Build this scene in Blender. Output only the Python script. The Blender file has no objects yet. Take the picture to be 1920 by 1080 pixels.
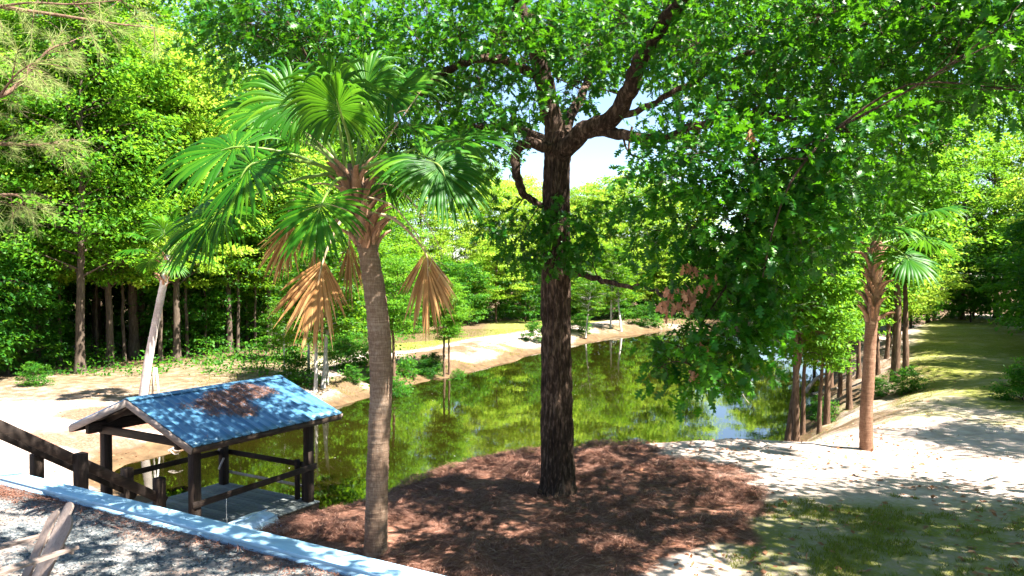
import bpy, math, random
import numpy as np
from mathutils import Vector, Matrix

# ------------------------------------------------------------------ camera, sky, sun, exposure
scene = bpy.context.scene
col = scene.collection
CAM_Z = 3.8
FOC = 1450.0                      # focal length in pixels of a 1920 wide frame
cam_data = bpy.data.cameras.new('camera')
cam = bpy.data.objects.new('camera', cam_data)
col.objects.link(cam)
cam.location = (0, 0, CAM_Z)
cam.rotation_euler = (math.radians(90) - math.atan(30 / FOC), 0, 0)
cam_data.sensor_width = 36
cam_data.lens = FOC / 1920 * 36
cam_data.clip_start = 0.1
cam_data.clip_end = 2000
scene.camera = cam

SUN_EL = math.radians(57)
SUN_AZ = math.atan2(0.90, -0.43)          # clockwise from +Y
world = bpy.data.worlds.new('World')
scene.world = world
world.use_nodes = True
wn = world.node_tree.nodes
sky = wn.new('ShaderNodeTexSky')
sky.sky_type = 'NISHITA'
sky.sun_disc = False
sky.sun_elevation = SUN_EL
sky.sun_rotation = SUN_AZ
sky.altitude = 0
sky.air_density = 0.9
sky.dust_density = 0.25
sky.ozone_density = 1.5
wn['Background'].inputs['Strength'].default_value = 0.05
world.node_tree.links.new(sky.outputs[0], wn['Background'].inputs['Color'])

sd = bpy.data.lights.new('sun', 'SUN')
sd.energy = 5.0
sd.angle = math.radians(0.53)
sd.color = (1.0, 0.95, 0.86)
sun = bpy.data.objects.new('sun', sd)
col.objects.link(sun)
to_sun = Vector((math.sin(SUN_AZ) * math.cos(SUN_EL), math.cos(SUN_AZ) * math.cos(SUN_EL), math.sin(SUN_EL)))
sun.rotation_euler = to_sun.to_track_quat('Z', 'Y').to_euler()
sun.location = (20, -10, 40)

scene.view_settings.view_transform = 'Standard'
scene.view_settings.look = 'None'
scene.view_settings.gamma = 1.0
scene.view_settings.use_curve_mapping = False
scene.view_settings.exposure = 2.8
scene.render.engine = 'CYCLES'
cy = scene.cycles
cy.max_bounces = 4
cy.diffuse_bounces = 2
cy.glossy_bounces = 2
cy.transmission_bounces = 2
cy.transparent_max_bounces = 4
cy.caustics_reflective = False
cy.caustics_refractive = False
cy.use_denoising = True
cy.use_adaptive_sampling = True
cy.adaptive_threshold = 0.02

rng = np.random.default_rng(11)
random.seed(5)


def P(px, py, Y):
    """world point seen at photo pixel (px,py) when it stands Y metres ahead"""
    pitch = math.atan(30 / FOC)
    c, s = math.cos(pitch), math.sin(pitch)
    k = (540 - py) / FOC                   # up / depth
    # y*s + z*c = k*(y*c - z*s)
    z = Y * (k * c - s) / (c + k * s)
    d = Y * c - z * s
    return np.array([(px - 960) / FOC * d, Y, CAM_Z + z])


# ------------------------------------------------------------------ numpy noise
def _hash(ix, iy, iz, seed):
    h = (ix * 374761393 + iy * 668265263 + iz * 2147483647 + seed * 1274126177) & 0xFFFFFFFF
    h = ((h ^ (h >> 13)) * 1274126177) & 0xFFFFFFFF
    h = h ^ (h >> 16)
    return (h & 0xFFFF) / 65535.0


def noise3(x, y, z=0.0, seed=0):
    x = np.asarray(x, float); y = np.asarray(y, float); z = np.asarray(z, float) + np.zeros_like(x)
    ix = np.floor(x).astype(np.int64); iy = np.floor(y).astype(np.int64); iz = np.floor(z).astype(np.int64)
    fx, fy, fz = x - ix, y - iy, z - iz
    fx = fx * fx * (3 - 2 * fx); fy = fy * fy * (3 - 2 * fy); fz = fz * fz * (3 - 2 * fz)
    r = 0
    for a in (0, 1):
        for b in (0, 1):
            for c in (0, 1):
                w = (fx if a else 1 - fx) * (fy if b else 1 - fy) * (fz if c else 1 - fz)
                r = r + w * _hash(ix + a, iy + b, iz + c, seed)
    return r


def fbm(x, y, z=0.0, seed=0, octs=4):
    r, a, t = 0, 1.0, 0
    for o in range(octs):
        r = r + a * noise3(np.asarray(x) * 2 ** o, np.asarray(y) * 2 ** o, np.asarray(z) * 2 ** o, seed + o)
        t += a; a *= 0.5
    return r / t


def sstep(a, b, x):
    t = np.clip((x - a) / (b - a), 0, 1)
    return t * t * (3 - 2 * t)


# ------------------------------------------------------------------ mesh helpers
class MB:
    def __init__(self):
        self.v = []; self.f = []; self.a = []; self.n = 0

    def add(self, verts, faces, tint=0.5):
        verts = np.asarray(verts, float).reshape(-1, 3)
        faces = np.asarray(faces, np.int64)
        self.v.append(verts)
        self.f.append(faces + self.n)
        t = np.broadcast_to(np.asarray(tint, float), (len(verts),))
        self.a.append(t)
        self.n += len(verts)
        return self

    def box(self, lo, hi, M=None, tint=0.5):
        lo = np.asarray(lo, float); hi = np.asarray(hi, float)
        c = np.array([[i, j, k] for i in (0, 1) for j in (0, 1) for k in (0, 1)], float)
        v = lo + c * (hi - lo)
        if M is not None:
            v = v @ np.asarray(M)[:3, :3].T + np.asarray(M)[:3, 3]
        self.add(v, [[0, 1, 3, 2], [4, 6, 7, 5], [0, 4, 5, 1], [2, 3, 7, 6], [0, 2, 6, 4], [1, 5, 7, 3]], tint)
        return self

    def bar(self, p, q, w, h, up=(0, 0, 1), tint=0.5):
        """rectangular bar from p to q, w across, h along up"""
        p = np.asarray(p, float); q = np.asarray(q, float)
        d = q - p; L = np.linalg.norm(d); d = d / L
        s = np.cross(d, up); s /= np.linalg.norm(s)
        u = np.cross(s, d)
        M = np.eye(4); M[:3, 0] = d; M[:3, 1] = s; M[:3, 2] = u; M[:3, 3] = p
        return self.box((0, -w / 2, -h / 2), (L, w / 2, h / 2), M, tint)

    def mesh(self, name, smooth=False, mat=None):
        me = bpy.data.meshes.new(name)
        V = np.concatenate(self.v) if self.v else np.zeros((0, 3))
        me.vertices.add(len(V)); me.vertices.foreach_set('co', V.ravel())
        tot = sum(f.size for f in self.f); nf = sum(len(f) for f in self.f)
        loops = np.concatenate([f.ravel() for f in self.f]) if self.f else np.zeros(0, int)
        sizes = np.concatenate([np.full(len(f), f.shape[1]) for f in self.f]) if self.f else np.zeros(0, int)
        starts = np.concatenate([[0], np.cumsum(sizes)[:-1]]) if nf else np.zeros(0, int)
        me.loops.add(tot); me.loops.foreach_set('vertex_index', loops.astype(np.int32))
        me.polygons.add(nf)
        me.polygons.foreach_set('loop_start', starts.astype(np.int32))
        me.polygons.foreach_set('loop_total', sizes.astype(np.int32))
        if smooth:
            me.polygons.foreach_set('use_smooth', np.ones(nf, bool))
        at = me.attributes.new('tint', 'FLOAT', 'POINT')
        at.data.foreach_set('value', np.concatenate(self.a).astype(np.float32))
        me.update(calc_edges=True)
        if mat:
            me.materials.append(mat)
        return me

    def obj(self, name, mat, parent=None, smooth=False):
        return link(name, self.mesh(name, smooth, mat), parent)


def link(name, me, parent=None):
    o = bpy.data.objects.new(name, me)
    col.objects.link(o)
    if parent is not None:
        o.parent = parent
    return o


def tag(o, label=None, cat=None, group=None, kind=None):
    if label: o['label'] = label
    if cat: o['category'] = cat
    if group: o['group'] = group
    if kind: o['kind'] = kind
    return o


def thing(name, loc, label, cat, group=None, rz=0.0):
    o = bpy.data.objects.new(name, None)
    col.objects.link(o)
    o.location = loc
    o.rotation_euler = (0, 0, rz)
    o.empty_display_size = 0.2
    return tag(o, label, cat, group)


def spline(pts, n):
    pts = np.asarray(pts, float)
    k = len(pts)
    t = np.linspace(0, k - 1, n)
    i = np.clip(np.floor(t).astype(int), 0, k - 2)
    f = (t - i)[:, None]
    g = lambda j: pts[np.clip(j, 0, k - 1)]
    p0, p1, p2, p3 = g(i - 1), g(i), g(i + 1), g(i + 2)
    return 0.5 * ((2 * p1) + (-p0 + p2) * f + (2 * p0 - 5 * p1 + 4 * p2 - p3) * f ** 2 + (-p0 + 3 * p1 - 3 * p2 + p3) * f ** 3)


def tube(mb, path, rad, n=8, disp=None, tint=0.5, cap=True):
    path = np.asarray(path, float); m = len(path)
    rad = np.broadcast_to(np.asarray(rad, float), (m,))
    tan = np.gradient(path, axis=0)
    tan /= np.linalg.norm(tan, axis=1)[:, None] + 1e-9
    ref = np.array([1.0, 0.0, 0.0]) if abs(tan[:, 0]).mean() < 0.8 else np.array([0, 0, 1.0])
    s = np.cross(tan, ref); s /= np.linalg.norm(s, axis=1)[:, None] + 1e-9
    u = np.cross(tan, s)
    th = np.arange(n) / n * 2 * np.pi
    R = rad[:, None] * np.ones((1, n))
    if disp is not None:
        R = R + disp(np.broadcast_to(th, (m, n)), path[:, 2][:, None] * np.ones((1, n)), R)
    v = path[:, None, :] + R[..., None] * (np.cos(th)[None, :, None] * s[:, None, :] + np.sin(th)[None, :, None] * u[:, None, :])
    v = v.reshape(-1, 3)
    i = np.arange(m - 1)[:, None] * n
    j = np.arange(n)[None, :]; j2 = (j + 1) % n
    f = np.stack([i + j, i + j2, i + n + j2, i + n + j], -1).reshape(-1, 4)
    mb.add(v, f, tint)
    if cap:
        mb.add(np.concatenate([v[-n:], path[-1:]]), np.stack([np.arange(n), (np.arange(n) + 1) % n, np.full(n, n)], -1), tint)
    return mb


def norm(v):
    return v / (np.linalg.norm(v, axis=-1, keepdims=True) + 1e-9)


def scatter(mb, lv, lf, pos, d, nrm, size, tint):
    """copies of a leaf (x = along, y = across, z = normal) at pos"""
    d = norm(d)
    nrm = norm(nrm - (nrm * d).sum(-1, keepdims=True) * d)
    s = np.cross(nrm, d)
    size = np.broadcast_to(np.asarray(size, float), (len(pos),))
    lv = np.asarray(lv, float)
    v = pos[:, None, :] + size[:, None, None] * (lv[None, :, 0:1] * d[:, None, :] + lv[None, :, 1:2] * s[:, None, :] + lv[None, :, 2:3] * nrm[:, None, :])
    k = len(lv)
    tt = np.repeat(np.broadcast_to(tint, (len(pos),)), k)
    off = (np.arange(len(pos)) * k)[:, None, None]
    lf = np.asarray(lf)
    mb.add(v.reshape(-1, 3), (lf[None] + off).reshape(-1, lf.shape[1]), tt)
    return mb


def rdir(n):
    return norm(rng.normal(size=(n, 3)))


# ------------------------------------------------------------------ materials
def new_mat(name):
    m = bpy.data.materials.new(name)
    m.use_nodes = True
    nt = m.node_tree
    b = nt.nodes['Principled BSDF']
    return m, nt, b


def N(nt, typ, **kw):
    n = nt.nodes.new(typ)
    for k, v in kw.items():
        if k in n.inputs:
            n.inputs[k].default_value = v
        else:
            setattr(n, k, v)
    return n


def ramp(nt, fac, stops):
    r = nt.nodes.new('ShaderNodeValToRGB')
    e = r.color_ramp.elements
    while len(e) < len(stops):
        e.new(0.5)
    for i, (p, c) in enumerate(stops):
        e[i].position = p
        e[i].color = (*c, 1) if len(c) == 3 else c
    nt.links.new(fac, r.inputs[0])
    return r.outputs[0]


def coords(nt, scale=(1, 1, 1), world_space=False):
    if world_space:
        g = nt.nodes.new('ShaderNodeNewGeometry'); src = g.outputs['Position']
    else:
        g = nt.nodes.new('ShaderNodeTexCoord'); src = g.outputs['Object']
    mp = nt.nodes.new('ShaderNodeMapping')
    mp.inputs['Scale'].default_value = scale
    nt.links.new(src, mp.inputs[0])
    return mp.outputs[0]


def tex_noise(nt, vec, scale, detail=5, rough=0.6, dist=0.0):
    n = nt.nodes.new('ShaderNodeTexNoise')
    n.inputs['Scale'].default_value = scale
    n.inputs['Detail'].default_value = detail
    n.inputs['Roughness'].default_value = rough
    n.inputs['Distortion'].default_value = dist
    nt.links.new(vec, n.inputs['Vector'])
    return n.outputs['Fac']


def bump(nt, b, h, strength, dist=0.02):
    n = nt.nodes.new('ShaderNodeBump')
    n.inputs['Strength'].default_value = strength
    n.inputs['Distance'].default_value = dist
    nt.links.new(h, n.inputs['Height'])
    nt.links.new(n.outputs[0], b.inputs['Normal'])


def mathn(nt, op, a, b=None):
    n = nt.nodes.new('ShaderNodeMath'); n.operation = op
    for i, x in enumerate((a, b)):
        if x is None: continue
        if isinstance(x, (int, float)): n.inputs[i].default_value = x
        else: nt.links.new(x, n.inputs[i])
    return n.outputs[0]


def mixc(nt, fac, a, b):
    n = nt.nodes.new('ShaderNodeMix'); n.data_type = 'RGBA'
    if isinstance(fac, (int, float)): n.inputs[0].default_value = fac
    else: nt.links.new(fac, n.inputs[0])
    for i, x in ((6, a), (7, b)):
        if isinstance(x, tuple): n.inputs[i].default_value = (*x, 1)
        else: nt.links.new(x, n.inputs[i])
    return n.outputs[2]


def attr(nt, name='tint'):
    a = nt.nodes.new('ShaderNodeAttribute'); a.attribute_name = name
    return a.outputs['Fac']


def leaf_mat(name, dark, mid, light, trans, tmix=0.42, rough=0.45, spec=0.35, objvar=0.25):
    """leaf: colour runs with a per-leaf value, some light passes through"""
    m, nt, b = new_mat(name)
    t = attr(nt)
    oi = nt.nodes.new('ShaderNodeObjectInfo')
    v = mathn(nt, 'ADD', t, mathn(nt, 'MULTIPLY', mathn(nt, 'SUBTRACT', oi.outputs['Random'], 0.5), objvar))
    c = ramp(nt, v, [(0.0, dark), (0.5, mid), (1.0, light)])
    nt.links.new(c, b.inputs['Base Color'])
    b.inputs['Roughness'].default_value = rough
    b.inputs['Specular IOR Level'].default_value = spec * 0.55
    tr = nt.nodes.new('ShaderNodeBsdfTranslucent')
    tc = mixc(nt, 0.55, c, trans)
    nt.links.new(tc, tr.inputs['Color'])
    mx = nt.nodes.new('ShaderNodeMixShader'); mx.inputs[0].default_value = tmix
    nt.links.new(b.outputs[0], mx.inputs[1]); nt.links.new(tr.outputs[0], mx.inputs[2])
    nt.links.new(mx.outputs[0], nt.nodes['Material Output'].inputs['Surface'])
    return m


def bark_mat(name, c0, c1, c2, sx=6.0, sz=1.0, strength=0.8, dist=0.03, scale=3.0):
    m, nt, b = new_mat(name)
    vec = coords(nt, (sx, sx, sz))
    n1 = tex_noise(nt, vec, scale, 6, 0.65, 0.4)
    vec2 = coords(nt, (1, 1, 1))
    n2 = tex_noise(nt, vec2, 1.3, 4, 0.6)
    n3 = tex_noise(nt, vec2, 40, 3, 0.7)
    f = mathn(nt, 'ADD', mathn(nt, 'MULTIPLY', n1, 0.75), mathn(nt, 'MULTIPLY', n2, 0.25))
    c = ramp(nt, f, [(0.33, c0), (0.5, c1), (0.68, c2)])
    c = mixc(nt, mathn(nt, 'MULTIPLY', n3, 0.35), c, c0)
    nt.links.new(c, b.inputs['Base Color'])
    b.inputs['Roughness'].default_value = 0.9
    b.inputs['Specular IOR Level'].default_value = 0.15
    bump(nt, b, n1, strength, dist)
    return m


def wood_mat(name, c0, c1, c2, axis=0, rough=0.8, objvar=True):
    m, nt, b = new_mat(name)
    sc = [14, 14, 14]; sc[axis] = 1.2
    n1 = tex_noise(nt, coords(nt, tuple(sc)), 2.5, 5, 0.65, 0.3)
    n2 = tex_noise(nt, coords(nt), 2.0, 4, 0.6)
    oi = nt.nodes.new('ShaderNodeObjectInfo')
    f = mathn(nt, 'ADD', mathn(nt, 'MULTIPLY', n1, 0.6), mathn(nt, 'MULTIPLY', n2, 0.3))
    f = mathn(nt, 'ADD', f, mathn(nt, 'MULTIPLY', oi.outputs['Random'], 0.18 if objvar else 0.0))
    c = ramp(nt, f, [(0.3, c0), (0.52, c1), (0.75, c2)])
    nt.links.new(c, b.inputs['Base Color'])
    b.inputs['Roughness'].default_value = rough
    b.inputs['Specular IOR Level'].default_value = 0.25
    bump(nt, b, n1, 0.35, 0.01)
    return m


M = {}
M['oak_leaf'] = leaf_mat('oak_leaf', (0.004, 0.038, 0.003), (0.014, 0.095, 0.005), (0.07, 0.20, 0.008), (0.16, 0.46, 0.008), 0.34, 0.4, 0.4, 0)
M['dead_leaf'] = leaf_mat('dead_leaf', (0.16, 0.07, 0.035), (0.34, 0.16, 0.09), (0.5, 0.27, 0.16), (0.5, 0.25, 0.12), 0.3, 0.6, 0.2, 0)
M['wood_leaf'] = leaf_mat('wood_leaf', (0.008, 0.05, 0.003), (0.035, 0.135, 0.006), (0.15, 0.29, 0.015), (0.34, 0.58, 0.02), 0.48, 0.5, 0.35, 0.35)
M['lime_leaf'] = leaf_mat('lime_leaf', (0.022, 0.10, 0.004), (0.065, 0.20, 0.008), (0.18, 0.34, 0.02), (0.32, 0.58, 0.03), 0.48, 0.5, 0.35, 0.3)
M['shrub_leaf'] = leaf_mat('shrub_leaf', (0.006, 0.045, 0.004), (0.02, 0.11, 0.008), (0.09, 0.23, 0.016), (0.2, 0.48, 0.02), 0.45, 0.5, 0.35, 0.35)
M['sunny_leaf'] = leaf_mat('sunny_leaf', (0.06, 0.18, 0.006), (0.19, 0.35, 0.016), (0.44, 0.53, 0.07), (0.58, 0.72, 0.08), 0.5, 0.5, 0.35, 0.35)  # lit version of the wood leaves: bright yellow sunlight put into the colour
M['needle'] = leaf_mat('needle', (0.12, 0.18, 0.04), (0.24, 0.32, 0.08), (0.42, 0.42, 0.2), (0.5, 0.55, 0.2), 0.4, 0.5, 0.3, 0.1)
M['palm_green'] = leaf_mat('palm_green', (0.004, 0.036, 0.002), (0.017, 0.09, 0.004), (0.09, 0.20, 0.008), (0.17, 0.44, 0.015), 0.28, 0.42, 0.22, 0.2)
M['palm_dead'] = leaf_mat('palm_dead', (0.13, 0.06, 0.022), (0.34, 0.175, 0.065), (0.52, 0.33, 0.15), (0.5, 0.28, 0.10), 0.25, 0.6, 0.2, 0.1)
M['grass'] = leaf_mat('grass', (0.05, 0.08, 0.008), (0.12, 0.15, 0.014), (0.25, 0.24, 0.05), (0.28, 0.33, 0.03), 0.35, 0.5, 0.2, 0)
M['straw'] = leaf_mat('straw', (0.06, 0.022, 0.013), (0.19, 0.09, 0.062), (0.46, 0.28, 0.21), (0.4, 0.22, 0.14), 0.12, 0.65, 0.2, 0)
M['oak_bark'] = bark_mat('oak_bark', (0.007, 0.004, 0.003), (0.042, 0.026, 0.018), (0.22, 0.145, 0.105), 6, 1.7, 1.0, 0.05, 3.4)
M['dark_bark'] = bark_mat('dark_bark', (0.03, 0.022, 0.016), (0.085, 0.062, 0.045), (0.17, 0.13, 0.10), 6, 1.0, 0.8, 0.03, 3)
M['red_bark'] = bark_mat('red_bark', (0.05, 0.028, 0.018), (0.14, 0.085, 0.055), (0.27, 0.18, 0.13), 6, 1.2, 0.8, 0.03, 3)
M['pale_bark'] = bark_mat('pale_bark', (0.16, 0.15, 0.13), (0.42, 0.40, 0.36), (0.62, 0.6, 0.56), 3, 2.0, 0.4, 0.015, 3)


def palm_bark(name, c0, c1, c2):
    m, nt, b = new_mat(name)
    rings = tex_noise(nt, coords(nt, (2.6, 2.6, 34)), 1.6, 5, 0.65, 0.8)
    fib = tex_noise(nt, coords(nt, (30, 30, 6)), 2, 4, 0.7)
    big = tex_noise(nt, coords(nt), 1.1, 4, 0.6)
    f = mathn(nt, 'ADD', mathn(nt, 'MULTIPLY', rings, 0.3), mathn(nt, 'ADD', mathn(nt, 'MULTIPLY', fib, 0.3), mathn(nt, 'MULTIPLY', big, 0.4)))
    c = ramp(nt, f, [(0.34, c0), (0.5, c1), (0.64, c2)])
    nt.links.new(c, b.inputs['Base Color'])
    b.inputs['Roughness'].default_value = 0.85
    b.inputs['Specular IOR Level'].default_value = 0.2
    bump(nt, b, mathn(nt, 'ADD', mathn(nt, 'MULTIPLY', rings, 0.7), mathn(nt, 'MULTIPLY', fib, 0.4)), 0.7, 0.02)
    return m


M['palm_trunk'] = palm_bark('palm_trunk', (0.05, 0.028, 0.018), (0.15, 0.098, 0.066), (0.30, 0.23, 0.175))
M['palm_trunk_pale'] = palm_bark('palm_trunk_pale', (0.16, 0.13, 0.11), (0.42, 0.37, 0.33), (0.6, 0.56, 0.52))
M['palm_trunk_red'] = palm_bark('palm_trunk_red', (0.06, 0.03, 0.018), (0.18, 0.095, 0.058), (0.32, 0.20, 0.135))
M['boot'] = wood_mat('boot', (0.06, 0.03, 0.018), (0.24, 0.125, 0.07), (0.42, 0.26, 0.17), 2)
M['stalk'] = leaf_mat('stalk', (0.05, 0.11, 0.02), (0.13, 0.22, 0.04), (0.26, 0.3, 0.08), (0.2, 0.3, 0.05), 0.1, 0.4, 0.4, 0.3)
M['dry_stalk'] = wood_mat('dry_stalk', (0.2, 0.13, 0.07), (0.34, 0.25, 0.15), (0.48, 0.38, 0.25), 2)
M['dark_wood'] = wood_mat('dark_wood', (0.006, 0.004, 0.003), (0.018, 0.011, 0.008), (0.05, 0.032, 0.021), 2)
M['dark_wood_x'] = wood_mat('dark_wood_x', (0.012, 0.008, 0.006), (0.018, 0.011, 0.008), (0.07, 0.046, 0.028), 0)
M['dark_wood_y'] = wood_mat('dark_wood_y', (0.006, 0.004, 0.003), (0.018, 0.011, 0.008), (0.05, 0.032, 0.021), 1)
M['fascia'] = wood_mat('fascia', (0.10, 0.075, 0.06), (0.21, 0.165, 0.14), (0.33, 0.28, 0.25), 1)
M['deck_board'] = wood_mat('deck_board', (0.06, 0.07, 0.068), (0.14, 0.155, 0.15), (0.25, 0.275, 0.265), 1)
M['grey_wood'] = wood_mat('grey_wood', (0.2, 0.18, 0.16), (0.4, 0.37, 0.34), (0.55, 0.52, 0.5), 2)
M['chair_wood'] = wood_mat('chair_wood', (0.13, 0.095, 0.08), (0.21, 0.16, 0.135), (0.30, 0.24, 0.21), 0, 0.6)


def cap_mat():
    m, nt, b = new_mat('wall_sky_tint')
    n1 = tex_noise(nt, coords(nt, (1, 6, 6)), 2.5, 6, 0.65)
    n2 = tex_noise(nt, coords(nt), 22, 4, 0.7)
    n3 = tex_noise(nt, coords(nt), 3.5, 5, 0.6)
    c = ramp(nt, n1, [(0.3, (0.20, 0.36, 0.50)), (0.5, (0.27, 0.45, 0.60)), (0.7, (0.33, 0.52, 0.66))])  # white boards; the blue skylight of the shade is put into the colour
    c = mixc(nt, ramp(nt, n2, [(0.64, (0, 0, 0)), (0.76, (0.6, 0.6, 0.6))]), c, (0.22, 0.22, 0.22))
    c = mixc(nt, ramp(nt, n3, [(0.6, (0, 0, 0)), (0.75, (0.45, 0.45, 0.45))]), c, (0.34, 0.38, 0.40))
    nt.links.new(c, b.inputs['Base Color'])
    b.inputs['Roughness'].default_value = 0.55
    bump(nt, b, n2, 0.15, 0.01)
    return m


M['wall_sky_tint'] = cap_mat()


def roof_mat():
    m, nt, b = new_mat('roof_metal')
    n1 = tex_noise(nt, coords(nt, (6, 1, 1)), 1.6, 5, 0.6)
    n2 = tex_noise(nt, coords(nt), 9, 5, 0.7)
    oi = nt.nodes.new('ShaderNodeObjectInfo')
    f = mathn(nt, 'ADD', mathn(nt, 'MULTIPLY', n1, 0.8), mathn(nt, 'MULTIPLY', oi.outputs['Random'], 0.2))
    c = ramp(nt, f, [(0.3, (0.035, 0.10, 0.17)), (0.5, (0.05, 0.15, 0.25)), (0.72, (0.085, 0.20, 0.30))])
    c = mixc(nt, ramp(nt, n2, [(0.56, (0, 0, 0)), (0.72, (0.55, 0.55, 0.55))]), c, (0.16, 0.13, 0.11))
    nt.links.new(c, b.inputs['Base Color'])
    b.inputs['Metallic'].default_value = 0.15
    r = mathn(nt, 'ADD', mathn(nt, 'MULTIPLY', n2, 0.3), 0.28)
    nt.links.new(r, b.inputs['Roughness'])
    return m


M['roof_metal'] = roof_mat()


def plain(name, c, rough=0.5, var=0.25, scale=6.0, metal=0.0):
    m, nt, b = new_mat(name)
    n1 = tex_noise(nt, coords(nt), scale, 5, 0.65)
    lo = tuple(x * (1 - var) for x in c); hi = tuple(min(1, x * (1 + var)) for x in c)
    nt.links.new(ramp(nt, n1, [(0.3, lo), (0.7, hi)]), b.inputs['Base Color'])
    b.inputs['Roughness'].default_value = rough
    b.inputs['Metallic'].default_value = metal
    bump(nt, b, n1, 0.1, 0.01)
    return m


M['hull'] = plain('hull', (0.42, 0.56, 0.68), 0.35, 0.3, 4)
M['hull_dark'] = plain('hull_dark', (0.25, 0.4, 0.6), 0.4, 0.3, 4)
M['mat_black'] = plain('mat_black', (0.02, 0.02, 0.022), 0.8)
M['wall_body'] = plain('wall_body', (0.36, 0.40, 0.44), 0.8, 0.2, 5)
M['rope'] = plain('rope', (0.5, 0.5, 0.48), 0.8)
M['dead_wood'] = bark_mat('dead_wood', (0.12, 0.095, 0.08), (0.3, 0.25, 0.22), (0.5, 0.44, 0.4), 5, 1.5, 0.5, 0.02, 3)
M['petal'] = plain('petal', (0.75, 0.72, 0.66), 0.6)


def gravel_mat():
    m, nt, b = new_mat('gravel')
    vec = coords(nt, world_space=True)
    vo = nt.nodes.new('ShaderNodeTexVoronoi'); vo.inputs['Scale'].default_value = 34
    nt.links.new(vec, vo.inputs['Vector'])
    sep = nt.nodes.new('ShaderNodeSeparateColor'); nt.links.new(vo.outputs['Color'], sep.inputs[0])
    c = ramp(nt, sep.outputs[0], [(0.0, (0.03, 0.036, 0.042)), (0.45, (0.07, 0.083, 0.09)), (0.8, (0.13, 0.135, 0.13)), (1.0, (0.30, 0.27, 0.24))])
    n = tex_noise(nt, vec, 1.4, 5, 0.65)
    c = mixc(nt, ramp(nt, n, [(0.48, (0, 0, 0)), (0.62, (0.75, 0.75, 0.75))]), c, (0.24, 0.16, 0.12))
    nt.links.new(c, b.inputs['Base Color'])
    b.inputs['Roughness'].default_value = 0.85
    bump(nt, b, vo.outputs['Distance'], -0.8, 0.03)
    return m


M['gravel'] = gravel_mat()


def stone_mat():
    m, nt, b = new_mat('pebble')
    c = ramp(nt, attr(nt), [(0.0, (0.025, 0.03, 0.036)), (0.4, (0.07, 0.083, 0.09)), (0.75, (0.135, 0.145, 0.145)), (1.0, (0.34, 0.31, 0.28))])
    nt.links.new(c, b.inputs['Base Color'])
    b.inputs['Roughness'].default_value = 0.8
    return m


M['pebble'] = stone_mat()


def ground_mat():
    m, nt, b = new_mat('ground')
    vec = coords(nt, world_space=True)
    n_big = tex_noise(nt, vec, 0.35, 5, 0.6)
    n_mid = tex_noise(nt, vec, 1.7, 6, 0.65)
    n_fine = tex_noise(nt, vec, 11, 6, 0.75)
    n_vfine = tex_noise(nt, vec, 60, 3, 0.7)
    sand = ramp(nt, n_mid, [(0.3, (0.30, 0.225, 0.185)), (0.5, (0.43, 0.345, 0.295)), (0.7, (0.54, 0.455, 0.405))])
    sand = mixc(nt, ramp(nt, n_fine, [(0.55, (0, 0, 0)), (0.7, (0.5, 0.5, 0.5))]), sand, (0.30, 0.2, 0.15))
    grass = ramp(nt, n_fine, [(0.3, (0.05, 0.07, 0.008)), (0.5, (0.125, 0.15, 0.016)), (0.7, (0.26, 0.24, 0.06))])
    grass = mixc(nt, ramp(nt, n_mid, [(0.52, (0, 0, 0)), (0.7, (0.7, 0.7, 0.7))]), grass, (0.30, 0.24, 0.13))
    straw = ramp(nt, n_fine, [(0.3, (0.06, 0.024, 0.015)), (0.5, (0.20, 0.09, 0.058)), (0.7, (0.40, 0.22, 0.155))])
    litter_shade = ramp(nt, n_fine, [(0.3, (0.035, 0.022, 0.012)), (0.5, (0.10, 0.065, 0.035)), (0.7, (0.2, 0.14, 0.08))])
    mud = ramp(nt, n_mid, [(0.3, (0.045, 0.028, 0.013)), (0.7, (0.15, 0.095, 0.05))])

    def mask(name, soft=0.16):
        a = attr(nt, name)
        f = mathn(nt, 'ADD', a, mathn(nt, 'MULTIPLY', mathn(nt, 'SUBTRACT', mathn(nt, 'ADD', mathn(nt, 'MULTIPLY', n_mid, 0.55), mathn(nt, 'MULTIPLY', n_fine, 0.45)), 0.5), 1.5))
        return ramp(nt, f, [(0.5 - soft, (0, 0, 0)), (0.5 + soft, (1, 1, 1))])

    c = mixc(nt, mask('grass'), sand, grass)
    c = mixc(nt, mask('litter_shade'), c, litter_shade)
    c = mixc(nt, mask('straw'), c, straw)
    c = mixc(nt, mask('mud', 0.25), c, mud)
    c = mixc(nt, mathn(nt, 'MULTIPLY', n_vfine, 0.18), c, (0.1, 0.07, 0.05))
    nt.links.new(c, b.inputs['Base Color'])
    b.inputs['Roughness'].default_value = 0.95
    b.inputs['Specular IOR Level'].default_value = 0.1
    bump(nt, b, mathn(nt, 'ADD', n_fine, mathn(nt, 'MULTIPLY', n_vfine, 0.4)), 0.55, 0.06)
    return m


M['ground'] = ground_mat()


def water_mat():
    m, nt, b = new_mat('water')
    vec = coords(nt, (1.0, 0.55, 1.0), world_space=True)
    n1 = tex_noise(nt, vec, 1.3, 3, 0.5)
    n2 = tex_noise(nt, vec, 7.0, 3, 0.55)
    big = tex_noise(nt, coords(nt, world_space=True), 0.12, 3, 0.5)
    c = ramp(nt, big, [(0.3, (0.006, 0.007, 0.0008)), (0.7, (0.013, 0.0105, 0.0015))])
    nt.links.new(c, b.inputs['Base Color'])
    b.inputs['Roughness'].default_value = 0.02
    b.inputs['IOR'].default_value = 2.8
    bump(nt, b, mathn(nt, 'ADD', n1, mathn(nt, 'MULTIPLY', n2, 0.22)), 0.022, 0.10)
    return m


M['water'] = water_mat()

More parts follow.
